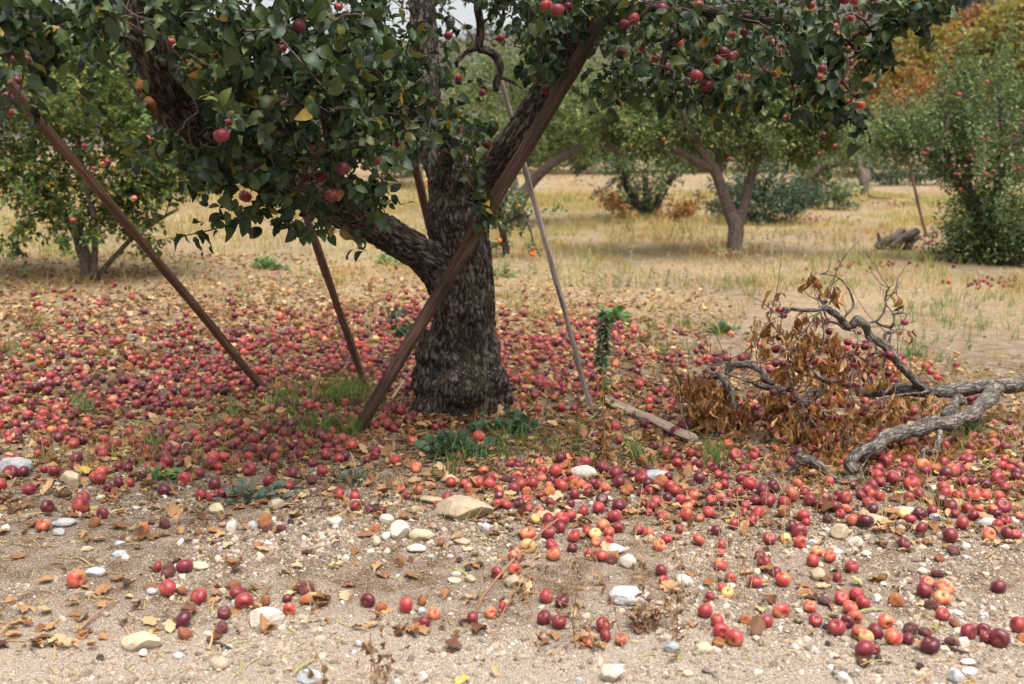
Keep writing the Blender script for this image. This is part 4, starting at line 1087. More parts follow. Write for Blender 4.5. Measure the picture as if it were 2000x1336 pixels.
# ------------------------------------------------------------------ orchard trees behind
def bg_tree(name, label, cat, base_px, stems, blobs, leafm, barkm, per=10, size=0.075, density=1.0, up=0.5, spread=0.2, fruits=(), group=None, base_pt=None, trunk=True, width=1.0, fr_r=0.036, fruit_kinds=('R', 'R', 'D', 'O'), tmpls=None):
    bp = gp(*base_px) if base_pt is None else base_pt
    t = thing(name, label, cat, bp, group)
    Z = bp[1]; density = density * 1.9; size = size * 1.18
    C = blob_points([(a, b, c, d, Z + dz0, dz, n) for a, b, c, d, dz0, dz, n in blobs], density)
    C[:, 2] = np.maximum(C[:, 2], ground_h(C[:, 0], C[:, 1]) + 0.05)
    if stems:
        g = Geo(); sk = []
        for k, s in enumerate(stems):
            P, R = limb([(x, y, Z + dz, r) for x, y, dz, r in s])
            if k == 0: P[0, 2] = min(P[0, 2], bp[2] - 0.03)
            tube(g, P, R * 0.86, 10, 5, rough=0.22, seed=k + 1)
            sk.append(catmull(P, 3))
        sk = np.concatenate(sk)
        sel = C[rng.permutation(len(C))[:min(len(C), 160)]]
        twig_net(g, sk, sel, 0.004, 4, maxr=0.035)
        g.obj('trunk', [barkm], t, True, 'bark_co')
    gl = Geo()
    C = C[rng.random(len(C)) < 0.62]
    ns_ = int(len(C) * 0.14); pick = C[rng.integers(0, len(C), ns_)]          # long shoots that break the outline
    dv = pick - C.mean(0); dv /= np.linalg.norm(dv, axis=1)[:, None] + 1e-6
    dv = dv * 0.7 + unit(ns_) * 0.35 + np.array([0, 0, 0.8 * min(up, 0.35)])
    C = np.concatenate([C] + [pick + dv * q * (0.12 + 1.7 * size) for q in (0.6, 1.2, 1.8, 2.3)])
    C[:, 2] = np.maximum(C[:, 2], ground_h(C[:, 0], C[:, 1]) + 0.05)
    foliage(gl, C, int(per * 1.7), size * 0.95, tmpls or [SMALL_LEAF], spread * 1.15, up, 0.1, C.mean(0), width=width)
    gl.obj('crown', [leafm], t, True)
    for x, y in fruits:
        p = at(x, y, Z - rng.uniform(0.6, 1.15))
        gA = Geo(); add_apple(gA, p, fr_r * rng.uniform(0.85, 1.1), 0, AP_FAR, rng.uniform(0, 0.7))
        gA.obj('apple', [M['apple_' + str(rng.choice(list(fruit_kinds)))]], t, True, 'apple_co')
    return t

OG = 'apple trees in the rows behind'
bg_tree('apple_tree', 'bushy young apple tree with several stems at the left, behind the long brown prop', 'tree', (176, 547),
        [[(176, 550, 0, 17), (168, 510, 0, 15), (156, 470, 0, 13), (142, 441, .1, 11), (105, 400, .2, 9), (75, 345, .3, 6), (60, 270, .3, 4)],
         [(182, 545, -.05, 8), (186, 470, -.1, 7), (182, 420, -.2, 6), (165, 350, -.3, 5), (150, 250, -.2, 4)],
         [(186, 545, .05, 7), (230, 495, .05, 5.5), (262, 463, 0, 5), (310, 430, -.1, 4), (345, 410, -.2, 3)],
         [(150, 462, 0, 6), (180, 400, .3, 5), (220, 300, .4, 4), (240, 200, .4, 3)],
         [(120, 415, .1, 5), (60, 380, 0, 4), (20, 345, -.1, 3), (-20, 330, 0, 2)]],
        [(60, 230, 110, 110, 0, .9, 110), (180, 200, 110, 90, 0, .9, 110), (270, 250, 90, 100, 0, .8, 80), (190, 320, 130, 80, 0, .8, 90), (300, 360, 80, 70, -.1, .5, 44), (120, 400, 90, 50, 0, .5, 40), (230, 420, 90, 45, 0, .5, 34), (20, 330, 60, 60, 0, .6, 34), (200, 120, 90, 50, .3, .7, 60), (-40, 200, 90, 120, .3, .8, 60), (60, 150, 80, 60, .3, .7, 50), (340, 320, 60, 60, 0, .4, 24)],
        M['leaf_left'], M['bark_grey'], 11, 0.082, 0.95, 0.5, 0.2, [(200, 320), (210, 316), (262, 387), (142, 430), (165, 285), (290, 270), (185, 330), (330, 120), (348, 92)], OG, width=1.15)
bg_tree('apple_tree', 'apple tree with a grey trunk forking in a wide V, right of the old tree', 'tree', (1437, 500),
        [[(1437, 505, 0, 20), (1436, 470, 0, 18), (1437, 440, 0, 18), (1425, 410, 0, 14), (1412, 375, -.05, 13), (1397, 335, -.1, 12), (1372, 298, -.2, 10), (1345, 255, -.3, 8), (1330, 200, -.3, 5)],
         [(1440, 445, 0, 13), (1452, 405, 0, 12), (1462, 365, .05, 11), (1474, 325, .1, 10), (1490, 292, .2, 9), (1502, 230, .3, 6), (1510, 180, .3, 4)],
         [(1395, 332, -.1, 11), (1362, 315, -.2, 10), (1320, 292, -.3, 9), (1280, 284, -.4, 8), (1225, 292, -.5, 6), (1180, 285, -.5, 4)],
         [(1403, 352, -.05, 9), (1404, 310, .2, 8), (1394, 270, .4, 7), (1400, 200, .5, 5)],
         [(1474, 325, .1, 8), (1470, 270, .3, 7), (1480, 210, .4, 4)],
         [(1490, 292, .2, 7), (1530, 308, .3, 6), (1560, 290, .3, 5), (1610, 270, .3, 3)],
         [(1345, 255, -.3, 6), (1430, 180, .2, 5), (1500, 165, .2, 4), (1560, 200, .1, 3)]],
        [(1240, 230, 80, 60, -.3, 1.0, 80), (1330, 200, 90, 70, 0, 1.1, 100), (1430, 190, 90, 70, 0, 1.1, 100), (1520, 210, 90, 60, .1, 1.0, 90), (1590, 240, 65, 60, .1, .8, 60), (1280, 275, 70, 35, -.3, .6, 40), (1560, 285, 70, 30, .1, .6, 36), (1420, 260, 90, 50, .1, .9, 60), (1190, 220, 50, 60, -.3, .7, 40), (1350, 100, 200, 60, .3, 1.2, 110), (1520, 110, 120, 70, .3, 1.0, 70), (1300, 250, 90, 40, 0, .9, 70), (1480, 250, 90, 50, 0, .9, 80), (1570, 240, 70, 50, 0, .7, 50), (1220, 250, 50, 40, -.3, .6, 40)],
        M['leaf_bg'], M['bark_grey'], 11, 0.075, 1.25, 0.1, 0.22, [(1541, 335), (1599, 300), (1610, 262), (1533, 228), (1425, 310), (1296, 272), (1460, 150), (1630, 285), (1500, 245)], OG)
bg_tree('apple_tree', 'apple tree with a low dark limb arching out right of the old trunk', 'tree', (1000, 442),
        [[(1000, 446, 0, 17), (1018, 390, 0, 15), (1040, 355, 0, 12), (1075, 322, -.2, 11), (1110, 300, -.3, 10), (1150, 285, -.4, 9), (1185, 290, -.5, 6), (1215, 300, -.5, 4)],
         [(1012, 400, 0, 11), (1000, 330, .2, 10), (1010, 250, .3, 8), (1040, 180, .3, 5)], [(1110, 300, -.3, 7), (1140, 275, -.3, 6), (1160, 230, -.3, 4)]],
        [(1080, 210, 90, 70, 0, 1.2, 110), (1000, 180, 90, 80, 0, 1.2, 90), (1150, 240, 70, 55, -.2, .9, 70), (1060, 140, 120, 50, .3, 1.2, 80), (930, 200, 80, 90, .3, 1.2, 70), (1110, 275, 60, 25, -.2, .6, 24)],
        M['leaf_bg'], M['bark_grey'], 11, 0.08, 1.3, 0.2, 0.24, [(1190, 280), (1100, 240)], OG)
bg_tree('apple_tree', 'dense apple tree at the right edge, grey-green upright shoots dotted with red apples', 'tree', (1925, 512),
        [[(1925, 515, 0, 22), (1915, 440, 0, 20), (1890, 380, 0, 15), (1850, 325, -.1, 12), (1805, 290, -.2, 9), (1760, 290, -.3, 5)],
         [(1920, 440, 0, 14), (1950, 350, 0, 12), (1960, 250, 0, 9), (1950, 170, .1, 5)], [(1890, 380, 0, 10), (1885, 290, .2, 8), (1880, 200, .2, 5)],
         [(1850, 325, -.1, 6), (1850, 240, -.3, 5), (1885, 180, -.2, 3)]],
        [(1930, 225, 70, 62, 0, .9, 90), (1990, 270, 80, 90, 0, 1.0, 120), (1905, 300, 66, 56, -.1, .8, 70), (1940, 380, 80, 70, -.1, .8, 90), (1800, 285, 75, 40, -.1, .6, 60), (1960, 450, 90, 50, 0, .8, 80), (1760, 300, 45, 35, -.1, .4, 26), (1875, 190, 45, 40, 0, .6, 30), (1990, 190, 50, 36, 0, .8, 40), (1900, 455, 50, 40, 0, .5, 34), (1860, 350, 40, 40, -.1, .4, 24), (2080, 300, 90, 160, 0, 1.0, 90), (1965, 440, 80, 50, -.2, .7, 110), (1900, 425, 45, 55, -.2, .5, 60), (1940, 340, 80, 60, -.2, .7, 80), (1850, 300, 50, 40, -.2, .5, 40), (1790, 285, 60, 36, -.2, .5, 50), (1840, 250, 46, 36, -.1, .5, 36), (1760, 280, 36, 30, -.1, .4, 24), (1885, 175, 36, 26, -.1, .4, 22), (1960, 140, 40, 20, 0, .5, 18), (1905, 478, 46, 26, -.2, .5, 44), (1965, 482, 60, 26, -.2, .6, 60), (2030, 470, 60, 30, -.2, .6, 50)],
        M['leaf_right'], M['bark_grey'], 15, 0.070, 0.62, 1.3, 0.34,
        [(1928, 160), (1978, 265), (1981, 263), (1930, 271), (1976, 325), (1903, 293), (1895, 305), (1862, 323), (1865, 340), (1873, 341), (1935, 346), (1925, 340), (1928, 357), (1876, 370), (1873, 184), (1992, 242), (1805, 300), (1812, 292), (1947, 248), (1958, 293), (1885, 325), (1940, 335), (1905, 370), (1990, 330), (1955, 320), (1917, 270)], OG, fr_r=0.034, fruit_kinds=('R', 'D', 'D', 'R'))
bg_tree('shrub', 'many stemmed leafy apple shrub with dark trunks between the two forked trees', 'shrub', (1262, 428),
        [[(1262, 432, 0, 10), (1245, 400, 0, 9), (1222, 360, 0, 8), (1205, 315, 0, 6), (1200, 290, 0, 4)], [(1264, 430, 0, 9), (1262, 390, .1, 8), (1260, 330, .2, 6)], [(1268, 430, 0, 9), (1290, 385, 0, 8), (1320, 335, 0, 6), (1345, 305, 0, 4)]],
        [(1262, 335, 50, 40, 0, .7, 50), (1215, 325, 34, 36, 0, .5, 26), (1310, 330, 36, 40, 0, .5, 30), (1262, 385, 40, 40, .1, .5, 34), (1220, 375, 30, 36, 0, .4, 18)],
        M['leaf_blue'], M['bark'], 11, 0.085, 1.2, 0.5, 0.24, [(1300, 272)], None)
bg_tree('shrub', 'withered rust-brown sprouts at the foot of the many stemmed shrub', 'shrub', (1320, 434), None,
        [(1325, 412, 24, 22, 0, .3, 26), (1205, 405, 20, 20, 0, .3, 18), (1300, 425, 30, 12, 0, .25, 14), (1225, 422, 24, 10, 0, .25, 10)], M['leaf_rust'], M['twig'], 10, 0.085, 1.0, 0.8, 0.2)
bg_tree('shrub', 'dark green bush behind the V-shaped trunk', 'shrub', (1500, 436), None,
        [(1490, 400, 56, 40, 0, .8, 80), (1540, 395, 40, 40, 0, .6, 50), (1450, 395, 40, 40, 0, .6, 40), (1480, 360, 40, 30, 0, .5, 30), (1420, 405, 30, 25, .2, .4, 20)], M['leaf_dark'], M['bark'], 11, 0.085, 1.3, 0.7, 0.26)
bg_tree('shrub', 'olive bush with yellowing leaves right of the leaning dead limb', 'shrub', (1612, 408), None,
        [(1610, 372, 40, 34, 0, .7, 60), (1590, 350, 30, 26, 0, .5, 26), (1635, 385, 24, 22, 0, .4, 20)], M['leaf_blue'], M['bark'], 11, 0.10, 1.2, 0.7, 0.28)
bg_tree('shrub', 'pale grey-green thicket far back between the dead snag and the right tree', 'shrub', (1740, 345), None,
        [(1690, 280, 50, 34, 0, 2, 60), (1750, 265, 60, 34, 0, 2, 80), (1800, 255, 60, 34, 0, 2, 80), (1700, 310, 60, 26, -1, 1.5, 50), (1850, 250, 50, 40, 0, 2, 50)], M['leaf_pale'], M['bark'], 11, 0.17, 1.4, 1.0, 0.5)
bg_tree('shrub', 'low dark green growth under the pale thicket by the white blooms', 'shrub', (1790, 362), None,
        [(1780, 345, 50, 13, 0, .8, 40), (1730, 348, 30, 12, 0, .6, 20), (1840, 340, 30, 16, 0, .6, 20)], M['leaf_dark'], M['bark'], 10, 0.13, 1.2, 0.6, 0.3)
bg_tree('apple_tree', 'pale leafy apple tree far behind the left tree', 'tree', (330, 372),
        [[(330, 380, 0, 10), (328, 320, 0, 9), (320, 250, 0, 7), (300, 170, 0, 4)]],
        [(260, 170, 110, 90, 0, 2.5, 110), (360, 190, 100, 80, 0, 2.5, 90), (180, 150, 90, 80, 0, 2.2, 80), (300, 110, 100, 50, 0, 2, 70), (420, 240, 80, 70, 0, 2, 50), (100, 110, 120, 60, 0, 2.2, 70), (20, 90, 100, 80, 0, 2.2, 70), (330, 300, 90, 40, 0, 2, 50), (450, 310, 70, 34, 0, 2, 40)], M['leaf_pale'], M['bark_grey'], 10, 0.15, 1.5, 0.4, 0.45, (), 'apple trees far behind')
bg_tree('apple_tree', 'pale leafy apple tree far behind the old trunk on its left', 'tree', (640, 366),
        [[(640, 372, 0, 10), (645, 320, 0, 9), (650, 250, 0, 7), (640, 170, 0, 4)]],
        [(640, 200, 130, 70, 0, 2.5, 110), (760, 190, 100, 80, 0, 2.5, 90), (520, 210, 100, 70, 0, 2.2, 70), (700, 130, 140, 50, 0, 2, 70), (640, 290, 90, 40, 0, 2, 50), (770, 280, 70, 40, 0, 2, 40)], M['leaf_pale'], M['bark_grey'], 10, 0.15, 1.4, 0.4, 0.45, (), 'apple trees far behind')
bg_tree('apple_tree', 'pale round apple tree far behind the arching limb', 'tree', (1130, 340),
        [[(1130, 345, 0, 9), (1128, 300, 0, 8), (1120, 250, 0, 6)]],
        [(1130, 220, 110, 60, 0, 3, 110), (1040, 240, 80, 60, 0, 2.5, 70), (1220, 230, 80, 50, 0, 2.5, 70), (1100, 170, 120, 40, 0, 2.5, 70), (950, 220, 80, 60, 0, 2.5, 60), (1130, 290, 70, 22, 0, 2, 50), (1040, 300, 60, 20, 0, 2, 40), (960, 290, 60, 26, 0, 2, 40)], M['leaf_pale'], M['bark_grey'], 10, 0.18, 1.4, 0.4, 0.5, (), 'apple trees far behind')
bg_tree('apple_tree', 'pale apple tree far behind the V-shaped trunk and the shrubs', 'tree', (1400, 335),
        [[(1400, 345, 0, 9), (1405, 300, 0, 8), (1410, 250, 0, 6)]],
        [(1400, 220, 120, 60, 0, 3, 110), (1530, 225, 100, 60, 0, 2.5, 90), (1620, 240, 60, 50, 0, 2.2, 50), (1300, 230, 80, 55, 0, 2.5, 70), (1460, 160, 120, 50, 0, 2.5, 80), (1570, 130, 90, 60, 0, 2.5, 70), (1400, 290, 80, 24, 0, 2, 60), (1510, 290, 70, 24, 0, 2, 50), (1600, 300, 60, 20, 0, 2, 44), (1300, 290, 70, 24, 0, 2, 50), (1220, 285, 50, 24, 0, 2, 40)], M['leaf_pale'], M['bark_grey'], 10, 0.18, 1.4, 0.4, 0.5, (), 'apple trees far behind')
for x_, y_, lab_, m_ in [(980, 338, 'low green shrub far back just right of the old trunk', 'leaf_pale'), (1075, 334, 'pale low shrub far back under the arching limb', 'leaf_pale'), (1165, 333, 'dark low shrub far back beside the many stemmed shrub', 'leaf_dark'), (1350, 338, 'grey-green low shrub far back left of the V-shaped trunk', 'leaf_blue'), (1440, 332, 'pale low shrub far back between the V arms', 'leaf_pale'), (1545, 336, 'dark low shrub far back above the dark green bush', 'leaf_dark'), (1635, 340, 'pale low shrub far back left of the dead snag', 'leaf_pale'), (780, 345, 'grey-green low shrub far back left of the old trunk', 'leaf_blue'), (560, 352, 'pale low shrub far back under the left crown', 'leaf_pale'), (440, 350, 'dark low shrub far back right of the left tree', 'leaf_dark')]:
    bg_tree('shrub', lab_, 'shrub', (x_, y_), None, [(x_ - 22, y_ - 20, 34, 22, 0, 1.5, 30), (x_ + 24, y_ - 24, 34, 26, 0, 1.5, 34), (x_, y_ - 40, 34, 22, 0, 1.5, 26)], M[m_], M['bark'], 11, 0.17, 1.0, 0.9, 0.45)
bg_tree('apple_tree', 'grey-trunked apple tree standing left of the bushy young apple tree', 'tree', (-330, 560),
        [[(-330, 565, 0, 18), (-330, 480, 0, 15), (-300, 400, 0, 11), (-250, 300, 0, 7)], [(-330, 480, 0, 12), (-400, 380, 0, 9), (-440, 280, 0, 5)]],
        [(-250, 250, 130, 110, 0, 1, 110), (-400, 260, 130, 110, 0, 1, 110), (-320, 170, 150, 80, 0, 1, 90)], M['leaf_left'], M['bark_grey'], 11, 0.085, 0.8, 0.5, 0.2, (), OG)
# small tree with orange fruit
ot = bg_tree('fruit_tree', 'small grey-leaved tree with orange fruit just right of the old trunk', 'tree', (990, 503),
        [[(990, 505, 0, 9), (985, 470, 0, 8), (978, 430, 0, 7), (985, 390, 0, 5), (1000, 370, 0, 3)], [(985, 440, 0, 4), (1020, 420, -.2, 3), (1036, 450, -.3, 2.5), (1042, 480, -.3, 2)]],
        [(990, 400, 36, 34, 0, .4, 34), (1010, 430, 30, 20, 0, .3, 16), (965, 420, 20, 30, 0, .3, 12), (1042, 482, 12, 9, -.3, .1, 4), (978, 470, 10, 10, 0, .1, 3)], M['leaf_blue'], M['bark'], 9, 0.08, 0.9, 0.3, 0.16)
for x, y, d in [(1004, 396, 6), (1012, 402, 8), (976, 470, 10), (1042, 485, 11), (1038, 496, 11), (1045, 498, 9), (836, 352, 7), (836, 362, 9), (1008, 384, 5)]:
    gA = Geo(); Zf = ot.location[1] - 0.3
    add_apple(gA, at(x, y, Zf), d / 2 * Zf / F, 0, AP_FAR, 0.2)
    gA.obj('fruit', [M['orange']], ot, True, 'apple_co')

# leaning dead limb, snag, stump, far pole, logs
def wood_thing(name, label, cat, base_px, parts, m, Z=None):
    bp = gp(*base_px)
    g = Geo()
    for k, s in enumerate(parts):
        P, R = limb([(x, y, bp[1] + dz, r) for x, y, dz, r in s])
        P[:, 2] = np.maximum(P[:, 2], ground_h(P[:, 0], P[:, 1]) + 0.0)
        tube(g, P, R, 10, 5, rough=0.5, seed=k + 31)
    o = g.obj(name, [m], None, True, 'bark_co', loc=bp)
    return tag(o, label, cat)
wood_thing('dead_limb', 'thick dark broken limb leaning out of the dark green bush', 'branch', (1530, 410),
           [[(1500, 405, 0, 8), (1532, 391, 0, 8), (1572, 368, 0, 8), (1582, 345, 0, 8), (1605, 328, 0, 8), (1640, 314, 0, 7)]], M['bark'])
wood_thing('dead_snag', 'pale dead tree stump with thin bare forks far back in the straw grass', 'stump', (1688, 383),
           [[(1688, 386, 0, 10), (1687, 365, 0, 10), (1686, 345, 0, 9), (1678, 325, 0, 4), (1676, 305, 0, 3), (1660, 303, 0, 2.5)], [(1690, 360, 0, 8), (1694, 342, 0, 6), (1692, 332, 0, 3)], [(1680, 310, 0, 2), (1690, 300, 0, 1.5), (1715, 290, 0, 1)]], M['bark_grey'])
wood_thing('fallen_log', 'dark thin log on the ground right of the pale dead stump', 'log', (1720, 390), [[(1695, 383, 0, 3), (1720, 388, 0, 3), (1742, 391, 0, 2.5)]], M['bark'])
wood_thing('tree_stump', 'uprooted brown stump with splayed roots on a low earth mound', 'stump', (1752, 488),
           [[(1715, 486, 0, 10), (1730, 472, 0, 10), (1750, 462, 0, 8), (1760, 450, .1, 6)], [(1740, 486, -.1, 9), (1760, 470, -.1, 9), (1785, 455, -.1, 7), (1793, 450, -.1, 7)], [(1745, 486, .1, 8), (1765, 462, .1, 6), (1762, 448, .1, 5)], [(1712, 484, -.1, 7), (1718, 470, -.1, 4), (1714, 455, -.1, 3)], [(1770, 485, -.1, 9), (1780, 470, 0, 7), (1795, 462, .1, 5)]], M['bark_grey'])
wood_thing('fallen_log', 'short pale log lying in straw grass right of the V-shaped trunk', 'log', (1483, 440), [[(1468, 446, 0, 3), (1492, 436, 0, 3)]], M['plank'])
wood_thing('fallen_log', 'dark broken wood lying near the arching limb', 'log', (1170, 385), [[(1155, 380, 0, 3), (1172, 372, 0, 4), (1190, 360, .3, 4), (1205, 345, .3, 3)], [(1155, 382, 0, 4), (1170, 384, 0, 5)]], M['bark_grey'])
pz = gp(1810, 463)
beam('prop_pole', 'thin dark prop standing under the right edge apple tree', pz, at(1765, 275, pz[1] + 0.1), 0.055, 0.045, M['pole_brown'], 0.02, None, roll=0.3, seed=9)

# far pole pieces left out of sight end here; hill trees
def far_tree(name, label, blobs, Z, leafm, size, stem, group, per=12, density=1.0, conifer=False):
    cx, by = stem
    x = (cx - 1000) / F * Z
    bp = np.array([x, Z, float(ground_h(x, Z))])
    t = thing(name, label, 'tree', bp, group)
    topz = at(cx, min(b[1] for b in blobs), Z)[2]
    g = Geo()
    tube(g, [bp - [0, 0, .3], bp * .5 + np.array([x, Z, topz]) * .5, [x, Z, topz]], [0.011 * (topz - bp[2]) + .1, 0.14, 0.03], 7, 4)
    g.obj('trunk', [M['bark_grey']], t, True, 'bark_co')
    C = blob_points([(a, b, c, d, Z, c * Z / F * 0.9, n) for a, b, c, d, n in blobs], density)
    C[:, 2] = np.maximum(C[:, 2], ground_h(C[:, 0], C[:, 1]) + 0.2)
    gl = Geo()
    foliage(gl, C, per, size, [SMALL_LEAF], size * 2.2, 0.3, 0.2, C.mean(0))
    gl.obj('crown', [leafm], t, True)
    return t
HG = 'autumn trees at the foot of the hill'
far_tree('broadleaf_tree', 'olive-yellow autumn tree, tallest at the right edge of the hill foot', [(1960, 80, 60, 60, 190), (1990, 150, 50, 60, 110), (1925, 110, 40, 60, 90), (1980, 40, 40, 30, 70)], 70, M['leaf_olive'], 0.42, (1970, 220), HG)
far_tree('broadleaf_tree', 'golden ochre autumn tree left of the tallest olive one', [(1880, 110, 40, 50, 130), (1850, 140, 36, 40, 80), (1900, 150, 36, 50, 80)], 74, M['leaf_ochre'], 0.40, (1878, 220), HG)
far_tree('broadleaf_tree', 'yellow-olive round autumn tree below the dark conifers', [(1820, 90, 40, 45, 130), (1800, 120, 40, 40, 90), (1840, 130, 30, 40, 60)], 80, M['leaf_olive'], 0.42, (1818, 215), HG)
far_tree('broadleaf_tree', 'burnt orange autumn tree lowest beside the end of the big crown', [(1750, 165, 45, 40, 140), (1720, 185, 30, 34, 70), (1790, 175, 40, 40, 90)], 72, M['leaf_ochre'], 0.38, (1752, 225), HG)
far_tree('broadleaf_tree', 'rust coloured low autumn tree at the thicket edge', [(1800, 195, 50, 26, 90), (1740, 205, 36, 18, 50), (1850, 190, 40, 26, 60)], 66, M['leaf_rust'], 0.36, (1800, 228), HG)
far_tree('broadleaf_tree', 'ochre autumn tree seen through the leaves under the right end of the crown', [(1690, 150, 40, 50, 110), (1660, 180, 36, 40, 70)], 82, M['leaf_ochre'], 0.42, (1685, 225), HG)
UG = 'autumn trees higher on the hill'
far_tree('broadleaf_tree', 'olive autumn tree high on the hill at the top right corner', [(1985, 15, 50, 30, 110), (2020, 30, 40, 30, 60)], 96, M['leaf_olive'], 0.5, (1985, 60), UG)
far_tree('broadleaf_tree', 'rust-brown tree on the hill above the golden ochre one', [(1920, 45, 44, 26, 100), (1890, 60, 34, 24, 60)], 100, M['leaf_rust'], 0.5, (1918, 80), UG)
far_tree('broadleaf_tree', 'ochre tree on the hill just below the dark conifers', [(1850, 68, 40, 24, 100)], 104, M['leaf_ochre'], 0.5, (1850, 95), UG)
far_tree('broadleaf_tree', 'olive tree on the hill beside the end of the big crown', [(1780, 92, 44, 24, 110), (1740, 105, 34, 22, 70)], 104, M['leaf_olive'], 0.5, (1778, 120), UG)
CG = 'dark conifers on the hill'
for lab, x, yt, yb, wd, Z in [('dark pointed conifer highest on the hill at the top right', 1905, -30, 50, 26, 150), ('broad dark conifer left of the highest one', 1862, -20, 58, 28, 145), ('dark conifer just above the yellow-olive round tree', 1815, 0, 66, 26, 140), ('dark conifer leftmost beside the crown tip', 1770, 5, 80, 24, 138)]:
    far_tree('conifer_tree', lab, [(x, yt + (yb - yt) * f, wd * (0.25 + 0.75 * f), (yb - yt) * 0.16, 26 + 30 * f) for f in (0.1, 0.35, 0.6, 0.85)], Z, M['needle'], 0.7, (x, yb + 10), CG, 10)
# scrub over the hillside
n = 2600
sx = rng.uniform(-75, 110, n); sy = rng.uniform(96, 230, n)
C = np.stack([sx, sy, ground_h(sx, sy) + 0.5], 1)
k = np.repeat(np.arange(n), 14)
pos = C[k] + rng.normal(size=(len(k), 3)) * np.array([1.0, 1.0, 0.55])
gl = Geo(); leaves(gl, SMALL_LEAF, pos, unit(len(k)), unit(len(k)) + [0, 0, .6], rng.uniform(0.5, 1.1, len(k)))
stuff(gl.obj('hillside_scrub', [M['scrub']], None, True), 'dull grey-brown scrub covering the far hillside', 'scrub')

# ------------------------------------------------------------------ scatter tools
def soft(px, py, ells):
    d = np.zeros_like(px)
    for cx, cy, rx, ry, w_ in ells:
        q = ((px - cx) / rx) ** 2 + ((py - cy) / ry) ** 2
        d = np.maximum(d, w_ * np.exp(-q * q * 0.7))
    return d
def scatter(n, ymin, ymax, dens, half=1.3):
    """n tries spread evenly over the ground seen by the camera, kept with the chance dens(px, py)"""
    y = np.sqrt(rng.uniform(ymin ** 2, ymax ** 2, n))
    x = rng.uniform(-1, 1, n) * (y * 0.515 * half + 0.3)
    P = np.stack([x, y, ground_h(x, y)], 1)
    px, py, _ = project(P)
    keep = rng.random(n) < dens(px, py, P)
    return P[keep]
trunk_c = np.array([base[0], TZ])
def clear_trunk(P, r=0.36):
    return np.hypot(P[:, 0] - trunk_c[0], P[:, 1] - trunk_c[1]) > r

# ------------------------------------------------------------------ fallen apples
EXEC_APPLES = True
LA = [(62,158,85,'D'),(165,253,80,'D'),(265,352,88,'K'),(450,345,108,'R'),(465,300,80,'R'),(575,388,75,'D'),(245,457,82,'O'),(530,188,72,'O'),(570,157,68,'O'),(605,245,65,'D'),(665,215,70,'D'),(730,217,55,'R'),(748,180,55,'D'),(795,172,50,'K'),(917,260,80,'K'),(1120,286,72,'R'),(1187,292,68,'R'),(1200,222,80,'K'),(900,132,70,'R'),(1240,275,65,'D'),(425,750,122,'O'),(880,685,65,'R'),(938,705,100,'C'),(1030,682,95,'D'),(935,806,112,'R'),(1112,850,102,'R'),(1322,832,95,'D'),(1362,880,110,'R'),(1022,980,112,'K'),(1035,1050,100,'B'),(1235,1020,100,'C'),(1250,942,85,'K'),(1615,920,82,'O'),(1708,800,95,'C'),(1710,865,90,'B'),(1600,862,45,'K'),(1015,815,70,'B'),(1478,432,82,'B'),(1490,470,55,'C'),(1570,470,70,'C'),(1630,165,80,'D'),(1800,150,68,'R'),(1600,235,70,'R'),(1890,85,65,'R'),(1745,105,62,'D'),(1885,278,70,'R'),(1980,288,60,'R'),(1980,345,60,'R'),(1535,75,60,'R'),(1390,118,65,'R'),(800,470,75,'B'),(920,440,80,'C'),(530,432,70,'B'),(640,265,58,'B'),(1305,775,70,'B'),(1480,870,70,'B')]
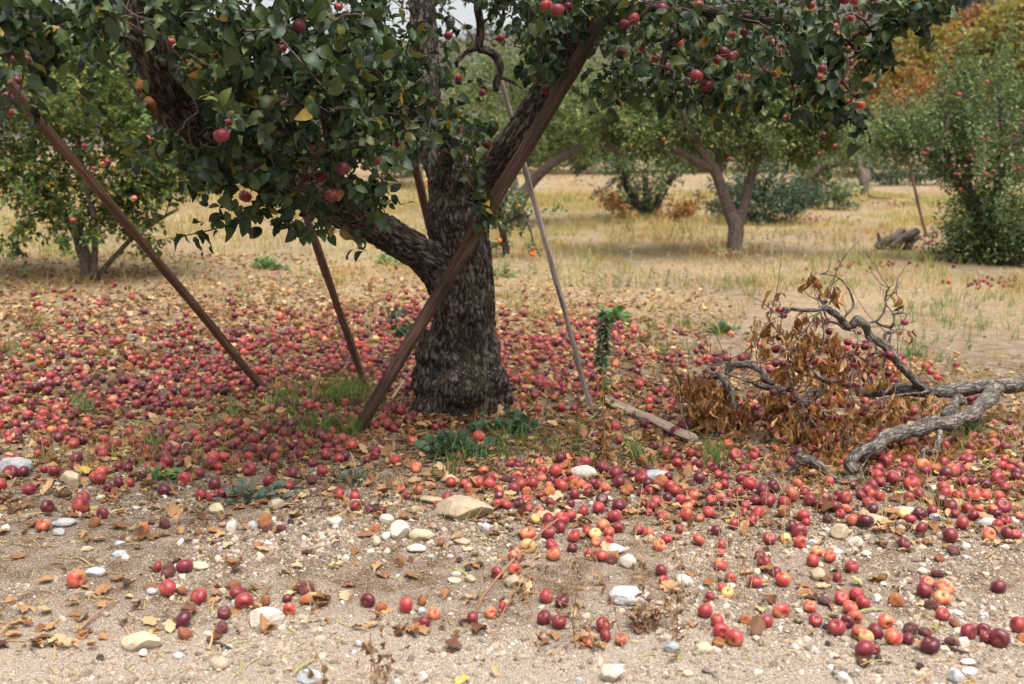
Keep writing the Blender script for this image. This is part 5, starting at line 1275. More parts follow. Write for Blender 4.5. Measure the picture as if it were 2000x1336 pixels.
MA = [(35,80,65,'R'),(190,88,50,'D'),(235,65,58,'D'),(467,133,68,'O'),(378,250,60,'R'),(472,258,64,'O'),(417,290,50,'D'),(125,288,66,'R'),(130,343,72,'R'),(205,365,65,'K'),(272,378,65,'K'),(40,285,70,'R'),(660,213,72,'R'),(755,248,68,'O'),(688,152,64,'D'),(735,222,62,'R'),(815,215,68,'R'),(840,150,64,'O'),(905,180,50,'O'),(960,188,64,'C'),(1030,183,66,'O'),(1045,118,60,'D'),(990,108,58,'R'),(1148,107,60,'O'),(1100,155,70,'O'),(1170,152,68,'R'),(1255,140,60,'O'),(1320,78,60,'O'),(640,300,70,'D'),(585,345,60,'R'),(925,255,55,'O'),(1080,262,58,'B'),(1158,287,58,'D'),(1075,308,60,'R'),(1040,332,70,'K'),(970,340,60,'R'),(920,333,60,'R'),(1085,355,60,'R'),(1155,372,55,'O'),(1210,322,60,'D'),(1127,418,64,'Y'),(1205,425,90,'R'),(1200,495,90,'R'),(1270,470,75,'D'),(1090,505,92,'O'),(1088,572,92,'Y'),(1218,562,80,'R'),(1233,617,85,'O'),(1020,618,85,'O'),(920,717,82,'R'),(1013,693,85,'O'),(1325,400,70,'R'),(1393,372,66,'R'),(1345,515,78,'R'),(1420,488,70,'R'),(1505,448,78,'O'),(1463,503,78,'Y'),(1540,492,66,'O'),(1468,548,66,'O'),(1536,545,70,'R'),(1335,578,62,'K'),(1432,610,66,'R'),(1500,625,80,'R'),(1555,640,75,'C'),(1345,205,70,'R'),(1418,245,60,'O'),(1452,217,50,'R'),(1515,245,68,'O'),(1587,385,48,'O'),(1580,445,58,'B'),(1702,480,66,'R'),(1735,338,52,'R'),(1778,350,70,'D'),(1720,270,56,'D'),(1835,405,62,'R'),(1940,310,70,'R'),(1965,395,75,'R'),(1860,530,68,'R'),(1818,562,80,'O'),(1930,475,55,'R'),(1830,708,78,'D'),(1843,762,62,'R'),(1187,850,86,'R'),(1278,875,92,'K'),(1178,968,92,'D'),(1262,995,90,'D'),(197,872,95,'D'),(270,900,75,'B'),(408,900,102,'R'),(497,870,75,'B'),(563,945,80,'O'),(510,993,80,'D'),(780,968,80,'D'),(882,940,75,'O'),(945,912,70,'R'),(600,550,55,'B'),(1505,1010,95,'R'),(1520,1065,80,'R'),(1605,1090,75,'O'),(1425,1100,70,'O'),(1785,950,95,'R'),(240,462,60,'B')]
RA = [(182,535,82,'O'),(310,560,60,'R'),(305,673,85,'O'),(305,605,55,'R'),(360,745,70,'O'),(308,797,68,'O'),(345,828,80,'Y'),(245,857,50,'D'),(220,932,95,'R'),(285,985,90,'R'),(310,1045,100,'R'),(386,1087,110,'O'),(295,1103,72,'B'),(443,978,70,'B'),(558,993,92,'R'),(640,928,100,'O'),(802,906,82,'O'),(832,983,88,'D'),(548,655,82,'R'),(527,620,72,'D'),(500,770,90,'R'),(613,712,68,'D'),(655,757,95,'O'),(578,530,80,'R'),(668,525,70,'Y'),(748,548,80,'O'),(745,490,92,'D'),(845,597,78,'O'),(818,655,82,'R'),(915,632,80,'O'),(1038,687,80,'R'),(957,743,62,'D'),(1327,555,75,'D'),(1425,468,82,'D'),(1586,512,95,'D'),(1800,508,82,'O'),(1360,415,70,'R'),(1415,385,80,'K'),(1438,820,98,'D'),(1457,775,90,'O'),(1557,800,108,'O'),(1540,860,100,'O'),(1540,950,85,'R'),(1852,793,90,'D'),(1285,868,90,'B'),(885,868,75,'C'),(977,862,90,'R'),(1063,840,90,'R'),(1098,888,85,'R'),(1025,915,98,'O'),(1052,962,92,'O'),(1010,990,85,'K'),(953,1025,110,'R'),(1225,990,95,'O'),(1080,1050,100,'O'),(1115,1078,95,'Y'),(1167,1043,100,'D'),(1268,1075,105,'O'),(1350,1085,75,'D'),(1105,1148,118,'D'),(1168,1150,65,'D'),(1475,1125,115,'K'),(1592,1103,90,'C'),(1685,1045,105,'D'),(1770,1040,85,'K'),(1785,1080,80,'D'),(1860,1088,118,'K'),(1960,1012,100,'R'),(1985,1080,70,'B'),(1365,1025,85,'C'),(1445,1040,76,'C'),(1610,993,72,'B'),(1480,895,75,'C'),(1525,632,58,'B'),(1515,715,72,'C'),(1605,588,70,'C'),(280,485,75,'K'),(475,425,80,'R'),(240,380,70,'R'),(190,412,60,'O'),(115,395,85,'O'),(120,350,70,'O'),(145,330,65,'R'),(255,312,70,'R'),(330,320,65,'D'),(355,287,60,'R'),(430,380,65,'R'),(480,205,56,'O'),(295,170,55,'R'),(290,237,52,'O'),(262,255,62,'R'),(150,272,62,'D'),(85,310,60,'R'),(95,250,58,'O'),(735,225,66,'O'),(500,315,70,'D'),(975,390,60,'R'),(1005,362,65,'O'),(958,280,62,'D'),(1120,257,68,'R'),(1090,290,64,'R'),(1195,290,66,'R'),(1135,330,80,'D'),(1360,170,64,'R'),(1300,155,60,'D'),(1422,195,60,'D'),(1140,155,58,'D'),(1195,215,60,'R'),(1355,295,62,'O'),(1855,285,68,'R'),(1880,325,60,'O'),(1710,205,70,'K'),(1620,285,58,'R'),(1845,395,70,'K'),(1893,425,72,'D'),(1715,400,68,'D'),(1900,500,80,'D'),(1612,390,55,'D'),(1950,505,58,'R'),(1975,400,60,'O'),(1745,365,60,'O')]
ap = []          # (x, y, z, r, kind)
for x0, lst in ((0, LA), (650, MA), (1300, RA)):
    a = np.array([(x, y, d) for x, y, d, _ in lst], float)
    px_ = x0 + a[:, 0] * zk; py_ = 868 + a[:, 1] * zk; dp = a[:, 2] * zk
    G = on_ground(px_, py_ + dp * 0.30)
    for q, d_, (_, _, _, kd) in zip(G, dp, lst):
        r = float(np.clip(d_ / 2 * q[1] / F * 1.0, 0.021, 0.046))
        ap.append([q[0], q[1], q[2], r, kd])
def far_from(pool, x, y, r, cell):
    i, j = int(x // 0.1), int(y // 0.1)
    for a in (-1, 0, 1):
        for b in (-1, 0, 1):
            for (u_, v_, w_) in cell.get((i + a, j + b), ()):
                if (u_ - x) ** 2 + (v_ - y) ** 2 < ((w_ + r) * 0.80) ** 2: return False
    return True
cell = {}
for q in ap: cell.setdefault((int(q[0] // 0.1), int(q[1] // 0.1)), []).append((q[0], q[1], q[3]))
AE = [(150, 850, 260, 75, 1.0), (420, 800, 330, 110, 1.0), (650, 720, 260, 90, 0.95), (330, 700, 260, 60, 0.45), (830, 670, 180, 70, 0.8), (1090, 690, 170, 70, 0.55), (1150, 760, 200, 50, 0.5), (560, 860, 200, 50, 0.4),
      (1400, 850, 230, 75, 0.9), (1250, 740, 130, 60, 0.5), (1420, 930, 330, 55, 0.85), (1150, 930, 170, 45, 0.75), (1720, 950, 300, 45, 0.6), (1800, 880, 220, 60, 0.55), (1550, 760, 260, 70, 0.5), (1900, 1000, 160, 40, 0.35), (1480, 1000, 250, 35, 0.5), (1180, 1010, 140, 30, 0.3), (880, 880, 90, 30, 0.25),
      (-250, 820, 380, 120, 0.9), (2150, 960, 200, 60, 0.5), (150, 600, 190, 36, 0.10), (420, 600, 120, 30, 0.06), (60, 655, 110, 30, 0.10), (240, 640, 120, 20, 0.10)]
cand = scatter(26500, 4.0, 15.0, lambda px, py, P: soft(px, py, AE) * np.clip(0.70 + 1.5 * fbm(P * 1.9, 3, 31), 0.06, 1.4))
cand = cand[clear_trunk(cand, 0.40)]
FSKL = fskp[fskp[:, 2] - ground_h(fskp[:, 0], fskp[:, 1]) < 0.11]
for p in cand:
    if np.min((FSKL[:, 0] - p[0]) ** 2 + (FSKL[:, 1] - p[1]) ** 2) < 0.065 ** 2: continue
    r = float(np.clip(rng.normal(0.0325, 0.0058), 0.020, 0.046))
    if not far_from(None, p[0], p[1], r, cell): continue
    cell.setdefault((int(p[0] // 0.1), int(p[1] // 0.1)), []).append((p[0], p[1], r))
    left = p[0] < -0.3
    kd = rng.choice(APPLE_KINDS, p=[.37, .17, .29, .045, .005, .05, .07] if left else [.33, .13, .34, .09, .01, .05, .05])
    ap.append([p[0], p[1], p[2], r, str(kd)])
# far patches of fallen fruit under the other trees
for cx, cy, rx, ry, n in [(1130, 340, 60, 10, 90), (1950, 556, 70, 8, 34), (1720, 520, 120, 10, 24), (1810, 470, 60, 14, 30), (1760, 398, 60, 6, 40), (1600, 430, 60, 6, 25), (1230, 395, 30, 8, 30), (880, 330, 40, 6, 30), (740, 355, 60, 12, 40)]:
    q = on_ground(rng.normal(cx, rx * .6, n), rng.normal(cy, ry * .6, n))
    for p in q: ap.append([p[0], p[1], p[2], 0.034, str(rng.choice(['R', 'D', 'D', 'C']))])
apP = np.array([[a[0], a[1], a[2]] for a in ap])
apx, apy, apd = project(apP)
size_px = np.array([a[3] for a in ap]) * 2 * F / apd
inframe = (apx > 4) & (apx < 1996) & (apy < 1330)
rank = np.argsort(-(size_px + 100 * (np.arange(len(ap)) < len(LA) + len(MA) + len(RA))) * inframe)
single = set(int(i) for i in rank[:300])
print('apples', len(ap))
# one mesh per shape and skin for the separate apples
meshes = {}
def apple_mesh(kd, v):
    if (kd, v) not in meshes:
        sh = AP_ROT[v % len(AP_ROT)] if kd in 'BC' else AP_HI[v % len(AP_HI)]
        V, Q, T, A = sh
        meshes[(kd, v)] = Geo().add(V, Q, T, 0, A).mesh('fallen_apple', [M['apple_' + kd]], True, 'apple_co')
    return meshes[(kd, v)]
gst = Geo(); tube(gst, [(0, 0, .42), (.05, .02, .72), (.16, .05, 1.0)], [.055, .045, .06], 6, 3)
stem_mesh = gst.mesh('stem', [M['stem']])
LM = [('the broad tan boulder', 900, 992), ('the speckled white granite stone', 1226, 1164), ('the chunky cream stone', 517, 1208), ('the long cream slab', 273, 1255), ('the grey left edge boulder', 28, 910), ('the angular block stone', 137, 935),
      ('the blue-green mallow', 490, 965), ('the dark weed clump', 890, 880), ('the leaning bare stick', 1000, 1095), ('the dead brown weed', 1170, 1230), ('the pale weed stalks', 1425, 1070), ('the tan right hand stone', 1642, 1040),
      ('the grey stone amid apples', 1140, 922), ('the lying plank', 1290, 845), ('the bent branch elbow', 1660, 925), ('the white block pair', 790, 1040), ('the thick red-brown prop foot', 690, 850), ('the tall ochre weed', 1185, 880)]
ORD = ['nearest', 'second nearest', 'third nearest', 'fourth nearest', 'fifth nearest', 'sixth nearest', 'seventh nearest', 'eighth nearest', 'ninth nearest', 'tenth nearest', 'eleventh nearest', 'twelfth nearest', 'thirteenth nearest', 'fourteenth nearest', 'fifteenth nearest', 'sixteenth nearest', 'seventeenth nearest', 'eighteenth nearest', 'nineteenth nearest', 'twentieth nearest'] + ['%dth nearest' % k for k in range(21, 80)]
def place_words(pts, skip=None):
    """for picture points: 'third nearest left of the broad tan boulder', each one different"""
    buckets = {}
    for i, (x, y) in enumerate(pts):
        j = min(range(len(LM)), key=lambda k: (LM[k][1] - x) ** 2 + ((LM[k][2] - y) * 1.6) ** 2 + (1e9 if skip and skip[i] == k else 0))
        dx, dy = x - LM[j][1], (y - LM[j][2]) * 1.6
        w_ = ('right of' if dx > 0 else 'left of') if abs(dx) > abs(dy) else ('in front of' if dy > 0 else 'behind')
        buckets.setdefault((j, w_), []).append((dx * dx + dy * dy, i))
    res = {}
    for (j, w_), l in buckets.items():
        for k, (_, i) in enumerate(sorted(l)): res[i] = f'{ORD[k]} {w_} {LM[j][0]}'
    return res
CW = {'D': 'dark red fallen apple', 'K': 'maroon fallen apple', 'R': 'bright red fallen apple', 'O': 'orange-red fallen apple', 'Y': 'yellow fallen apple', 'B': 'shrivelled brown fallen apple', 'C': 'wrinkled dark rotten apple'}
sl = sorted(single)
pw = place_words([(apx[i], apy[i]) for i in sl])
lo = Geo()
for i, a in enumerate(ap):
    x, y, z, r, kd = a
    if i in single:
        me = apple_mesh(kd, int(rng.integers(0, 5 if kd in 'BC' else 4)))
        o = bpy.data.objects.new('fallen_apple', me); COL.objects.link(o)
        o.location = (x, y, z + r * (rng.uniform(0.66, 0.86) if kd not in 'BC' else 0.5)); o.scale = (r * rng.uniform(.93, 1.07), r * rng.uniform(.93, 1.07), r * rng.uniform(.84, 1.04))
        tilt = rng.choice([rng.uniform(0.2, 1.0), rng.uniform(1.0, 1.9), rng.uniform(1.9, 2.9)], p=[.6, .3, .1])
        o.rotation_euler = (tilt, 0, rng.normal(0, 1.3))
        from_kd = CW[kd]
        tag(o, f'{from_kd}, {pw[sl.index(i)]}', 'apple', 'fallen apples on the ground')
        if kd not in 'BC' and size_px[i] > 25 and rng.random() < 0.75:
            s = bpy.data.objects.new('stem', stem_mesh); COL.objects.link(s); s.parent = o
    else:
        if apd[i] > 13: sh = AP_FAR
        elif kd in 'BC': sh = AP_ROT
        else: sh = AP_LO
        add_apple(lo, np.array([x, y, z + r * 0.88]), r, kd, sh, rng.uniform(0.2, 2.6))
stuff(lo.obj('apple_carpet', AM, None, True, 'apple_co'), 'carpet of small fallen red apples spread over dry leaves around the trunk', 'apples')

# ------------------------------------------------------------------ stones
def stone_mat(name, a, b_, speck=None):
    m, nt, bs, o = mat(name)
    tc = nt.nodes.new('ShaderNodeTexCoord'); v = tc.outputs['Object']
    n = noise(nt, v, 22.0, 6.0, 0.65)
    r = ramp(nt, [(0.3, a), (0.7, b_)]); L(nt, n, r.inputs[0])
    c = r.outputs[0]
    if speck:
        f = ramp(nt, [(0.55, (0, 0, 0)), (0.63, (1, 1, 1))]); L(nt, noise(nt, v, 140.0, 2.0), f.inputs[0])
        c = mixc(nt, math_(nt, 'MULTIPLY', f.outputs[0], 0.55), c, speck)
    else:
        f = ramp(nt, [(0.58, (0, 0, 0)), (0.75, (1, 1, 1))]); L(nt, noise(nt, v, 9.0, 4.0), f.inputs[0])
        c = mixc(nt, math_(nt, 'MULTIPLY', f.outputs[0], 0.45), c, (0.42, 0.28, 0.15))
    L(nt, c, bs.inputs['Base Color']); bs.inputs['Roughness'].default_value = 0.9; bs.inputs['Specular IOR Level'].default_value = 0.2
    bump(nt, noise(nt, v, 60.0, 5.0, 0.7), 0.6, 0.006, bs)
    return m
SM = {'w': stone_mat('white_stone', (0.40, 0.35, 0.28), (0.62, 0.57, 0.49)), 'c': stone_mat('cream_stone', (0.38, 0.31, 0.20), (0.58, 0.49, 0.35)), 't': stone_mat('tan_stone', (0.27, 0.205, 0.135), (0.46, 0.375, 0.265)),
      'g': stone_mat('grey_stone', (0.27, 0.27, 0.27), (0.44, 0.44, 0.43), (0.2, 0.2, 0.21)), 's': stone_mat('granite_stone', (0.38, 0.37, 0.36), (0.56, 0.55, 0.53), (0.2, 0.2, 0.21)), 'b': stone_mat('blue_grey_stone', (0.30, 0.33, 0.36), (0.50, 0.53, 0.55))}
def ico(sub):
    t = (1 + 5 ** .5) / 2
    V = np.array([(-1, t, 0), (1, t, 0), (-1, -t, 0), (1, -t, 0), (0, -1, t), (0, 1, t), (0, -1, -t), (0, 1, -t), (t, 0, -1), (t, 0, 1), (-t, 0, -1), (-t, 0, 1)], float)
    V /= np.linalg.norm(V[0])
    T = [(0, 11, 5), (0, 5, 1), (0, 1, 7), (0, 7, 10), (0, 10, 11), (1, 5, 9), (5, 11, 4), (11, 10, 2), (10, 7, 6), (7, 1, 8), (3, 9, 4), (3, 4, 2), (3, 2, 6), (3, 6, 8), (3, 8, 9), (4, 9, 5), (2, 4, 11), (6, 2, 10), (8, 6, 7), (9, 8, 1)]
    for _ in range(sub):
        V = list(map(tuple, V)); mid = {}; T2 = []
        def md(a, b):
            k = (min(a, b), max(a, b))
            if k not in mid:
                m = (np.array(V[a]) + np.array(V[b])) / 2; m /= np.linalg.norm(m)
                mid[k] = len(V); V.append(tuple(m))
            return mid[k]
        for a, b, c in T:
            x, y, z = md(a, b), md(b, c), md(c, a)
            T2 += [(a, x, z), (x, b, y), (z, y, c), (x, y, z)]
        T = T2; V = np.array(V)
    return np.array(V), np.array(T)
ICO = [ico(0), ico(1), ico(2), ico(3), ico(4)]
def stone_shape(lvl, seed, rough=1.0, soft=0.0):
    """angular stone: a ball cut by random planes, with small chips"""
    r = np.random.default_rng(seed)
    V, T = ICO[lvl]
    V = V.copy()
    for _ in range(11):
        n_ = r.normal(size=3); n_ /= np.linalg.norm(n_)
        dd = r.uniform(0.52 + soft, 0.88 + soft * 0.3)
        s = V @ n_ - dd
        V = V - np.outer(np.maximum(s, 0), n_) * 0.93
    V = V * (1 + 0.05 * rough * fbm(V * 3.1 + seed, 3, seed))[:, None]
    V /= np.abs(V).max(0)
    return V, T
ST = {  # region: [(x, y, w, h, colour, words)]
    0: [(390,190,122,98,'c','angular pale block'),(80,125,190,120,'g','rounded speckled grey boulder'),(1210,362,110,72,'c','cream stone'),(1535,338,105,70,'t','tan stone'),(1875,432,88,64,'w','white stone'),(355,437,145,50,'g','flat grey stone'),(330,490,80,50,'g','small dark grey stone'),(1290,462,82,72,'w','white stone'),(1405,455,62,62,'g','grey stone'),(35,470,66,50,'w','white stone'),(665,552,66,28,'b','flat bluish chip'),(665,610,86,42,'b','flat bluish chip'),(1110,682,110,50,'c','flat cream stone'),(530,714,122,56,'s','pale grey stone'),(840,822,70,48,'g','grey stone'),(1475,972,222,112,'w','chunky cream white stone'),(780,1105,228,112,'c','long cream slab'),(800,1166,66,48,'w','small white stone'),(1225,1228,105,76,'t','round tan stone'),(1720,1292,150,92,'b','blue-grey stone'),(645,380,60,40,'c','small cream stone'),(480,582,80,36,'c','yellowish flat stone'),(1850,500,80,46,'t','tan stone'),(1925,637,50,46,'w','small white stone'),(560,302,62,42,'w','small white stone'),(990,1182,70,40,'s','flat pale stone')],
    650: [(715,365,385,130,'t','broad tan boulder'),(370,484,118,116,'w','upright white block'),(490,508,142,72,'c','rounded cream stone'),(300,418,92,56,'w','white stone'),(465,584,116,52,'w','flat white stone'),(300,512,60,64,'w','small white stone'),(245,542,50,60,'c','small yellowish stone'),(1400,160,156,100,'w','grey-white stone'),(1645,850,272,112,'s','speckled white granite stone'),(1000,766,88,82,'t','square tan stone'),(1565,590,130,66,'s','pale grey stone'),(1645,655,104,82,'w','angular white stone'),(1555,1275,150,130,'w','pointed white stone'),(1890,1132,94,76,'g','grey block'),(855,468,60,60,'g','grey stone'),(905,462,46,56,'t','tan stone'),(690,722,62,36,'w','white chip'),(675,757,92,36,'c','cream chip'),(765,752,72,48,'t','tan stone'),(750,587,70,32,'c','cream chip'),(715,542,110,50,'t','flat tan stone'),(70,637,50,42,'w','white stone'),(1535,302,60,32,'w','white chip'),(1960,767,74,80,'w','white stone'),(500,1300,66,70,'w','white stone'),(460,367,72,52,'t','tan stone'),(550,312,140,50,'t','flat tan stone'),(1760,528,86,50,'t','tan stone'),(1255,388,60,50,'c','cream stone'),(640,192,100,40,'c','half buried cream stone'),(150,1110,62,42,'g','grey stone'),(495,932,52,46,'g','small grey stone'),(1800,178,200,60,'g','long grey stone')],
    1300: [(975,492,122,96,'t','blocky tan stone'),(1165,416,166,62,'t','flat tan stone'),(1340,372,150,46,'g','flat grey stone'),(850,727,92,76,'t','rounded tan stone'),(1060,547,92,66,'w','pale stone'),(105,768,112,80,'w','white stone'),(210,1137,112,76,'c','cream stone'),(1500,248,82,56,'w','white stone'),(1315,470,60,42,'t','round tan pebble'),(1440,707,62,46,'w','white chip'),(1180,860,62,52,'w','white stone'),(1660,1102,82,56,'w','white stone'),(1690,1212,100,48,'w','flat white stone'),(1700,1267,102,42,'s','flat pale stone'),(1625,1297,92,90,'g','grey stone'),(990,1300,72,62,'w','white stone'),(125,1277,72,46,'c','cream stone'),(1505,407,72,46,'g','grey stone'),(1800,437,132,60,'g','grey stone'),(1675,572,60,46,'w','white stone'),(1120,612,60,42,'w','white stone'),(820,547,70,42,'g','grey chip'),(945,602,100,40,'g','flat grey stone')]}
rows = []
for x0, l in ST.items():
    for x, y, w_, h_, c_, wd in l: rows.append((x0 + x * zk, 868 + y * zk, w_ * zk, h_ * zk, c_, wd))
NAMED = {'broad tan boulder': 'broad jagged tan boulder, the largest stone in front of the trunk', 'speckled white granite stone': 'speckled white granite stone half sunk in gravel, widest in the front', 'chunky cream white stone': 'chunky cream white stone beside dark apples at the front left',
         'long cream slab': 'long cream slab where the leaf bank meets the gravel track', 'rounded speckled grey boulder': 'rounded speckled grey boulder cut by the left edge of the photo', 'angular pale block': 'angular pale block with flat faces right of the left edge boulder', 'upright white block': 'upright white block standing left of a rounded cream stone',
         'blocky tan stone': 'blocky tan stone on the right amid apples above the gravel', 'grey-white stone': 'grey-white angular stone standing amid dense fallen apples', 'pointed white stone': 'pointed white stone cut by the bottom edge of the photo'}
lmw = {r[5]: i for i, r in enumerate(rows)}
pw = place_words([(r[0], r[1]) for r in rows])
pebble_clear = []
for i, (px_, py_, w_, h_, c_, wd) in enumerate(rows):
    big = w_ > 40
    q = on_ground(px_, py_ + h_ * 0.34)
    s = q[1] / F
    hx = w_ / 2 * s; hz = h_ / 2 * s * 1.08; hy = max(hz, hx * 0.62)
    V, T = stone_shape(4 if w_ > 60 else (3 if big else 2), 100 + i, 1.0, 0.22 if c_ in 'sg' or 'round' in wd else 0.06)
    a = rng.uniform(-0.25, 0.25)
    R_ = np.array([[math.cos(a), 0, math.sin(a)], [0, 1, 0], [-math.sin(a), 0, math.cos(a)]]) if wd != 'broad tan boulder' else np.eye(3)
    V = (V @ R_.T) * np.array([hx, hy, hz])
    lp = np.array([q[0], q[1] + hy * 0.35, q[2] + hz * 0.62])
    o = Geo().add(V + lp, None, T).obj('boulder' if w_ > 60 else 'stone', [SM[c_]], None, False, None, loc=lp)
    tag(o, NAMED.get(wd) or f'{wd}, {pw[i]}', 'stone', 'stones on the ground')
    pebble_clear.append((lp[0], lp[1], max(hx, hy)))

# pebbles and grit
mg, ntg, bg_, og_ = mat('gravel_pebble')
rg = ramp(ntg, [(0.0, (0.13, 0.105, 0.09)), (0.35, (0.25, 0.19, 0.135)), (0.7, (0.36, 0.28, 0.21)), (0.9, (0.45, 0.37, 0.29)), (0.955, (0.30, 0.30, 0.30)), (0.975, (0.52, 0.48, 0.42)), (1.0, (0.60, 0.56, 0.5))])
L(ntg, island(ntg), rg.inputs[0]); L(ntg, rg.outputs[0], bg_.inputs['Base Color']); bg_.inputs['Roughness'].default_value = 0.9; bg_.inputs['Specular IOR Level'].default_value = 0.2
P1 = scatter(340000, 2.6, 6.6, lambda px, py, P: np.clip(0.42 + 1.3 * fbm(P * 2.2, 3, 51), 0.06, 1) * np.clip((py - 880) / 130, 0.05, 1) ** 0.8)
n = len(P1)
sz = 0.0026 * (1 - rng.random(n)) ** (-1 / 2.25); sz = np.clip(sz, 0.0026, 0.022)
gp_ = Geo()
for var in range(6):
    s = rng.permutation(n)[: n // 6] if False else np.where(np.arange(n) % 6 == var)[0]
    for lvl, sel in ((0, s[sz[s] < 0.009]), (1, s[sz[s] >= 0.009])):
        if not len(sel): continue
        V, T = stone_shape(lvl, 300 + var, 2.0)
        R3 = unit(len(sel)); R3[:, 2] *= 0.25; up3 = unit(len(sel)) * 0.35 + [0, 0, 1]
        tm = (V * np.array([1, 0.8, 0.6]), np.zeros((0, 4), int), T)
        pz = P1[sel].copy(); pz[:, 2] += sz[sel] * 0.10
        leaves(gp_, tm, pz, R3, up3, sz[sel])
stuff(gp_.obj('gravel', [mg], None, False), 'loose tan and white gravel strewn over the sandy bank', 'gravel')

# ------------------------------------------------------------------ leaf litter
LE = [(200, 760, 420, 190, 0.9), (600, 700, 420, 130, 1.0), (600, 860, 420, 80, 0.9), (1100, 720, 260, 130, 0.9), (1200, 880, 420, 80, 1.0), (1600, 850, 420, 130, 1.0), (1900, 930, 320, 90, 1.0), (900, 860, 200, 60, 0.8), (700, 640, 350, 70, 0.7), (250, 620, 260, 70, 0.6), (-250, 780, 420, 160, 0.8), (2150, 900, 300, 120, 0.9),
      (1500, 1010, 500, 60, 0.45), (600, 970, 500, 45, 0.45), (150, 970, 200, 50, 0.5), (1100, 1000, 250, 40, 0.6), (700, 930, 500, 40, 0.8), (1300, 960, 500, 50, 0.8), (1750, 1030, 350, 40, 0.5), (80, 1240, 130, 36, 0.95), (230, 1180, 120, 50, 0.35), (450, 1190, 160, 50, 0.35), (830, 1225, 130, 22, 0.5), (1150, 1250, 110, 30, 0.5), (560, 1180, 120, 30, 0.35), (1000, 1150, 1100, 130, 0.09), (480, 1215, 140, 25, .4), (330, 1030, 250, 40, .18), (1550, 1120, 300, 60, .18), (1700, 1230, 200, 50, 0.14), (1200, 620, 200, 60, 0.35), (300, 550, 500, 60, 0.25)]
P2 = scatter(104000, 2.9, 15.5, lambda px, py, P: soft(px, py, LE) * np.clip(0.75 + 0.8 * fbm(P * 2.0, 2, 61), 0.12, 1))
an = rng.uniform(0, 6.28, 700); ra = rng.uniform(0.33, 0.60, 700)
ring = np.stack([trunk_c[0] + ra * np.cos(an), TZ + ra * np.sin(an), an * 0], 1); ring[:, 2] = ground_h(ring[:, 0], ring[:, 1]) + 0.03 * sstep(0.5, 0.33, ra)
P2 = np.concatenate([P2[clear_trunk(P2, 0.30)], ring])
n = len(P2); print('litter', n)
gl = Geo()
u = unit(n) * np.array([1, 1, 0.35]); nn = unit(n) * 0.55 + np.array([0, 0, 1.0])
sz = np.clip(rng.normal(0.056, 0.017, n), 0.02, 0.09)
lpx, lpy, _ = project(P2)
front = lpy > 960
nn = np.where(front[:, None], nn * [0.6, 0.6, 1.2], nn)
apXY = {}
for a_ in ap: apXY.setdefault((int(a_[0] // 0.1), int(a_[1] // 0.1)), []).append((a_[0], a_[1], a_[3]))
drop = np.zeros(n, bool)
for i in range(n):
    x, y = P2[i, 0] + u[i, 0] * sz[i] * .5, P2[i, 1] + u[i, 1] * sz[i] * .5
    for c_ in ((int(x // .1) + a_, int(y // .1) + b_) for a_ in (-1, 0, 1) for b_ in (-1, 0, 1)):
        for q in apXY.get(c_, ()):
            if (q[0] - x) ** 2 + (q[1] - y) ** 2 < (q[2] * 0.95) ** 2: drop[i] = True
drop &= rng.random(n) < 0.62
wh = rng.integers(0, len(CRUMPLE), n)
for w_ in range(len(CRUMPLE)):
    s = (wh == w_) & ~drop
    pz = P2[s].copy(); pz[:, 2] += rng.uniform(0.003, 0.020, s.sum())
    leaves(gl, CRUMPLE[w_], pz, u[s], nn[s], sz[s], 0, rng.uniform(0.7, 1.25, s.sum()))
stuff(gl.obj('leaf_litter', [M['litter']], None, True), 'curled dry tan and brown leaves littering the ground', 'leaves')
# straws and twiglets lying about
PS = scatter(26000, 2.8, 9.0, lambda px, py, P: np.clip(.28 + fbm(P * 1.3, 3, 91), .02, 1) * np.clip((py - 620) / 200, .1, 1))
gz_ = Geo(); m_ = len(PS)
us = unit(m_) * np.array([1, 1, 0.12]); ST_T = (np.array([(0, -.03, 0), (0, .03, 0), (.35, .035, .05), (.35, -.03, .06), (.7, .06, .05), (.7, 0, .06), (1, .12, .0), (1, .09, .0)]), np.array([(0, 1, 2, 3), (3, 2, 4, 5), (5, 4, 6, 7)]), np.zeros((0, 3), int))
leaves(gz_, ST_T, PS + [0, 0, .006], us, unit(m_) * .3 + [0, 0, 1], np.clip(rng.gamma(2.2, .022, m_), .015, .16), 0, rng.uniform(.5, 1.1, m_))
stuff(gz_.obj('straw_litter', [M['straw']], None, True), 'loose dry straws and twiglets lying on the ground', 'straw')
# dark rotted crumbs between them
P3 = scatter(30000, 3.0, 8.5, lambda px, py, P: np.maximum(soft(px, py, LE), soft(px, py, [(300, 960, 600, 60, .9), (1500, 1000, 600, 60, .9), (400, 1100, 500, 90, .25), (1300, 1100, 900, 100, .2)])) * np.clip(.5 + fbm(P * 3, 2, 66), .05, 1))
gd = Geo(); m_ = len(P3)
leaves(gd, DRY_LEAF[2], P3 + [0, 0, .008], unit(m_) * [1, 1, .3], unit(m_) * .6 + [0, 0, 1], rng.uniform(0.008, 0.034, m_))
stuff(gd.obj('leaf_crumbs', [M['dryweed']], None, True), 'dark crumbled leaf bits between the fallen apples', 'leaves')

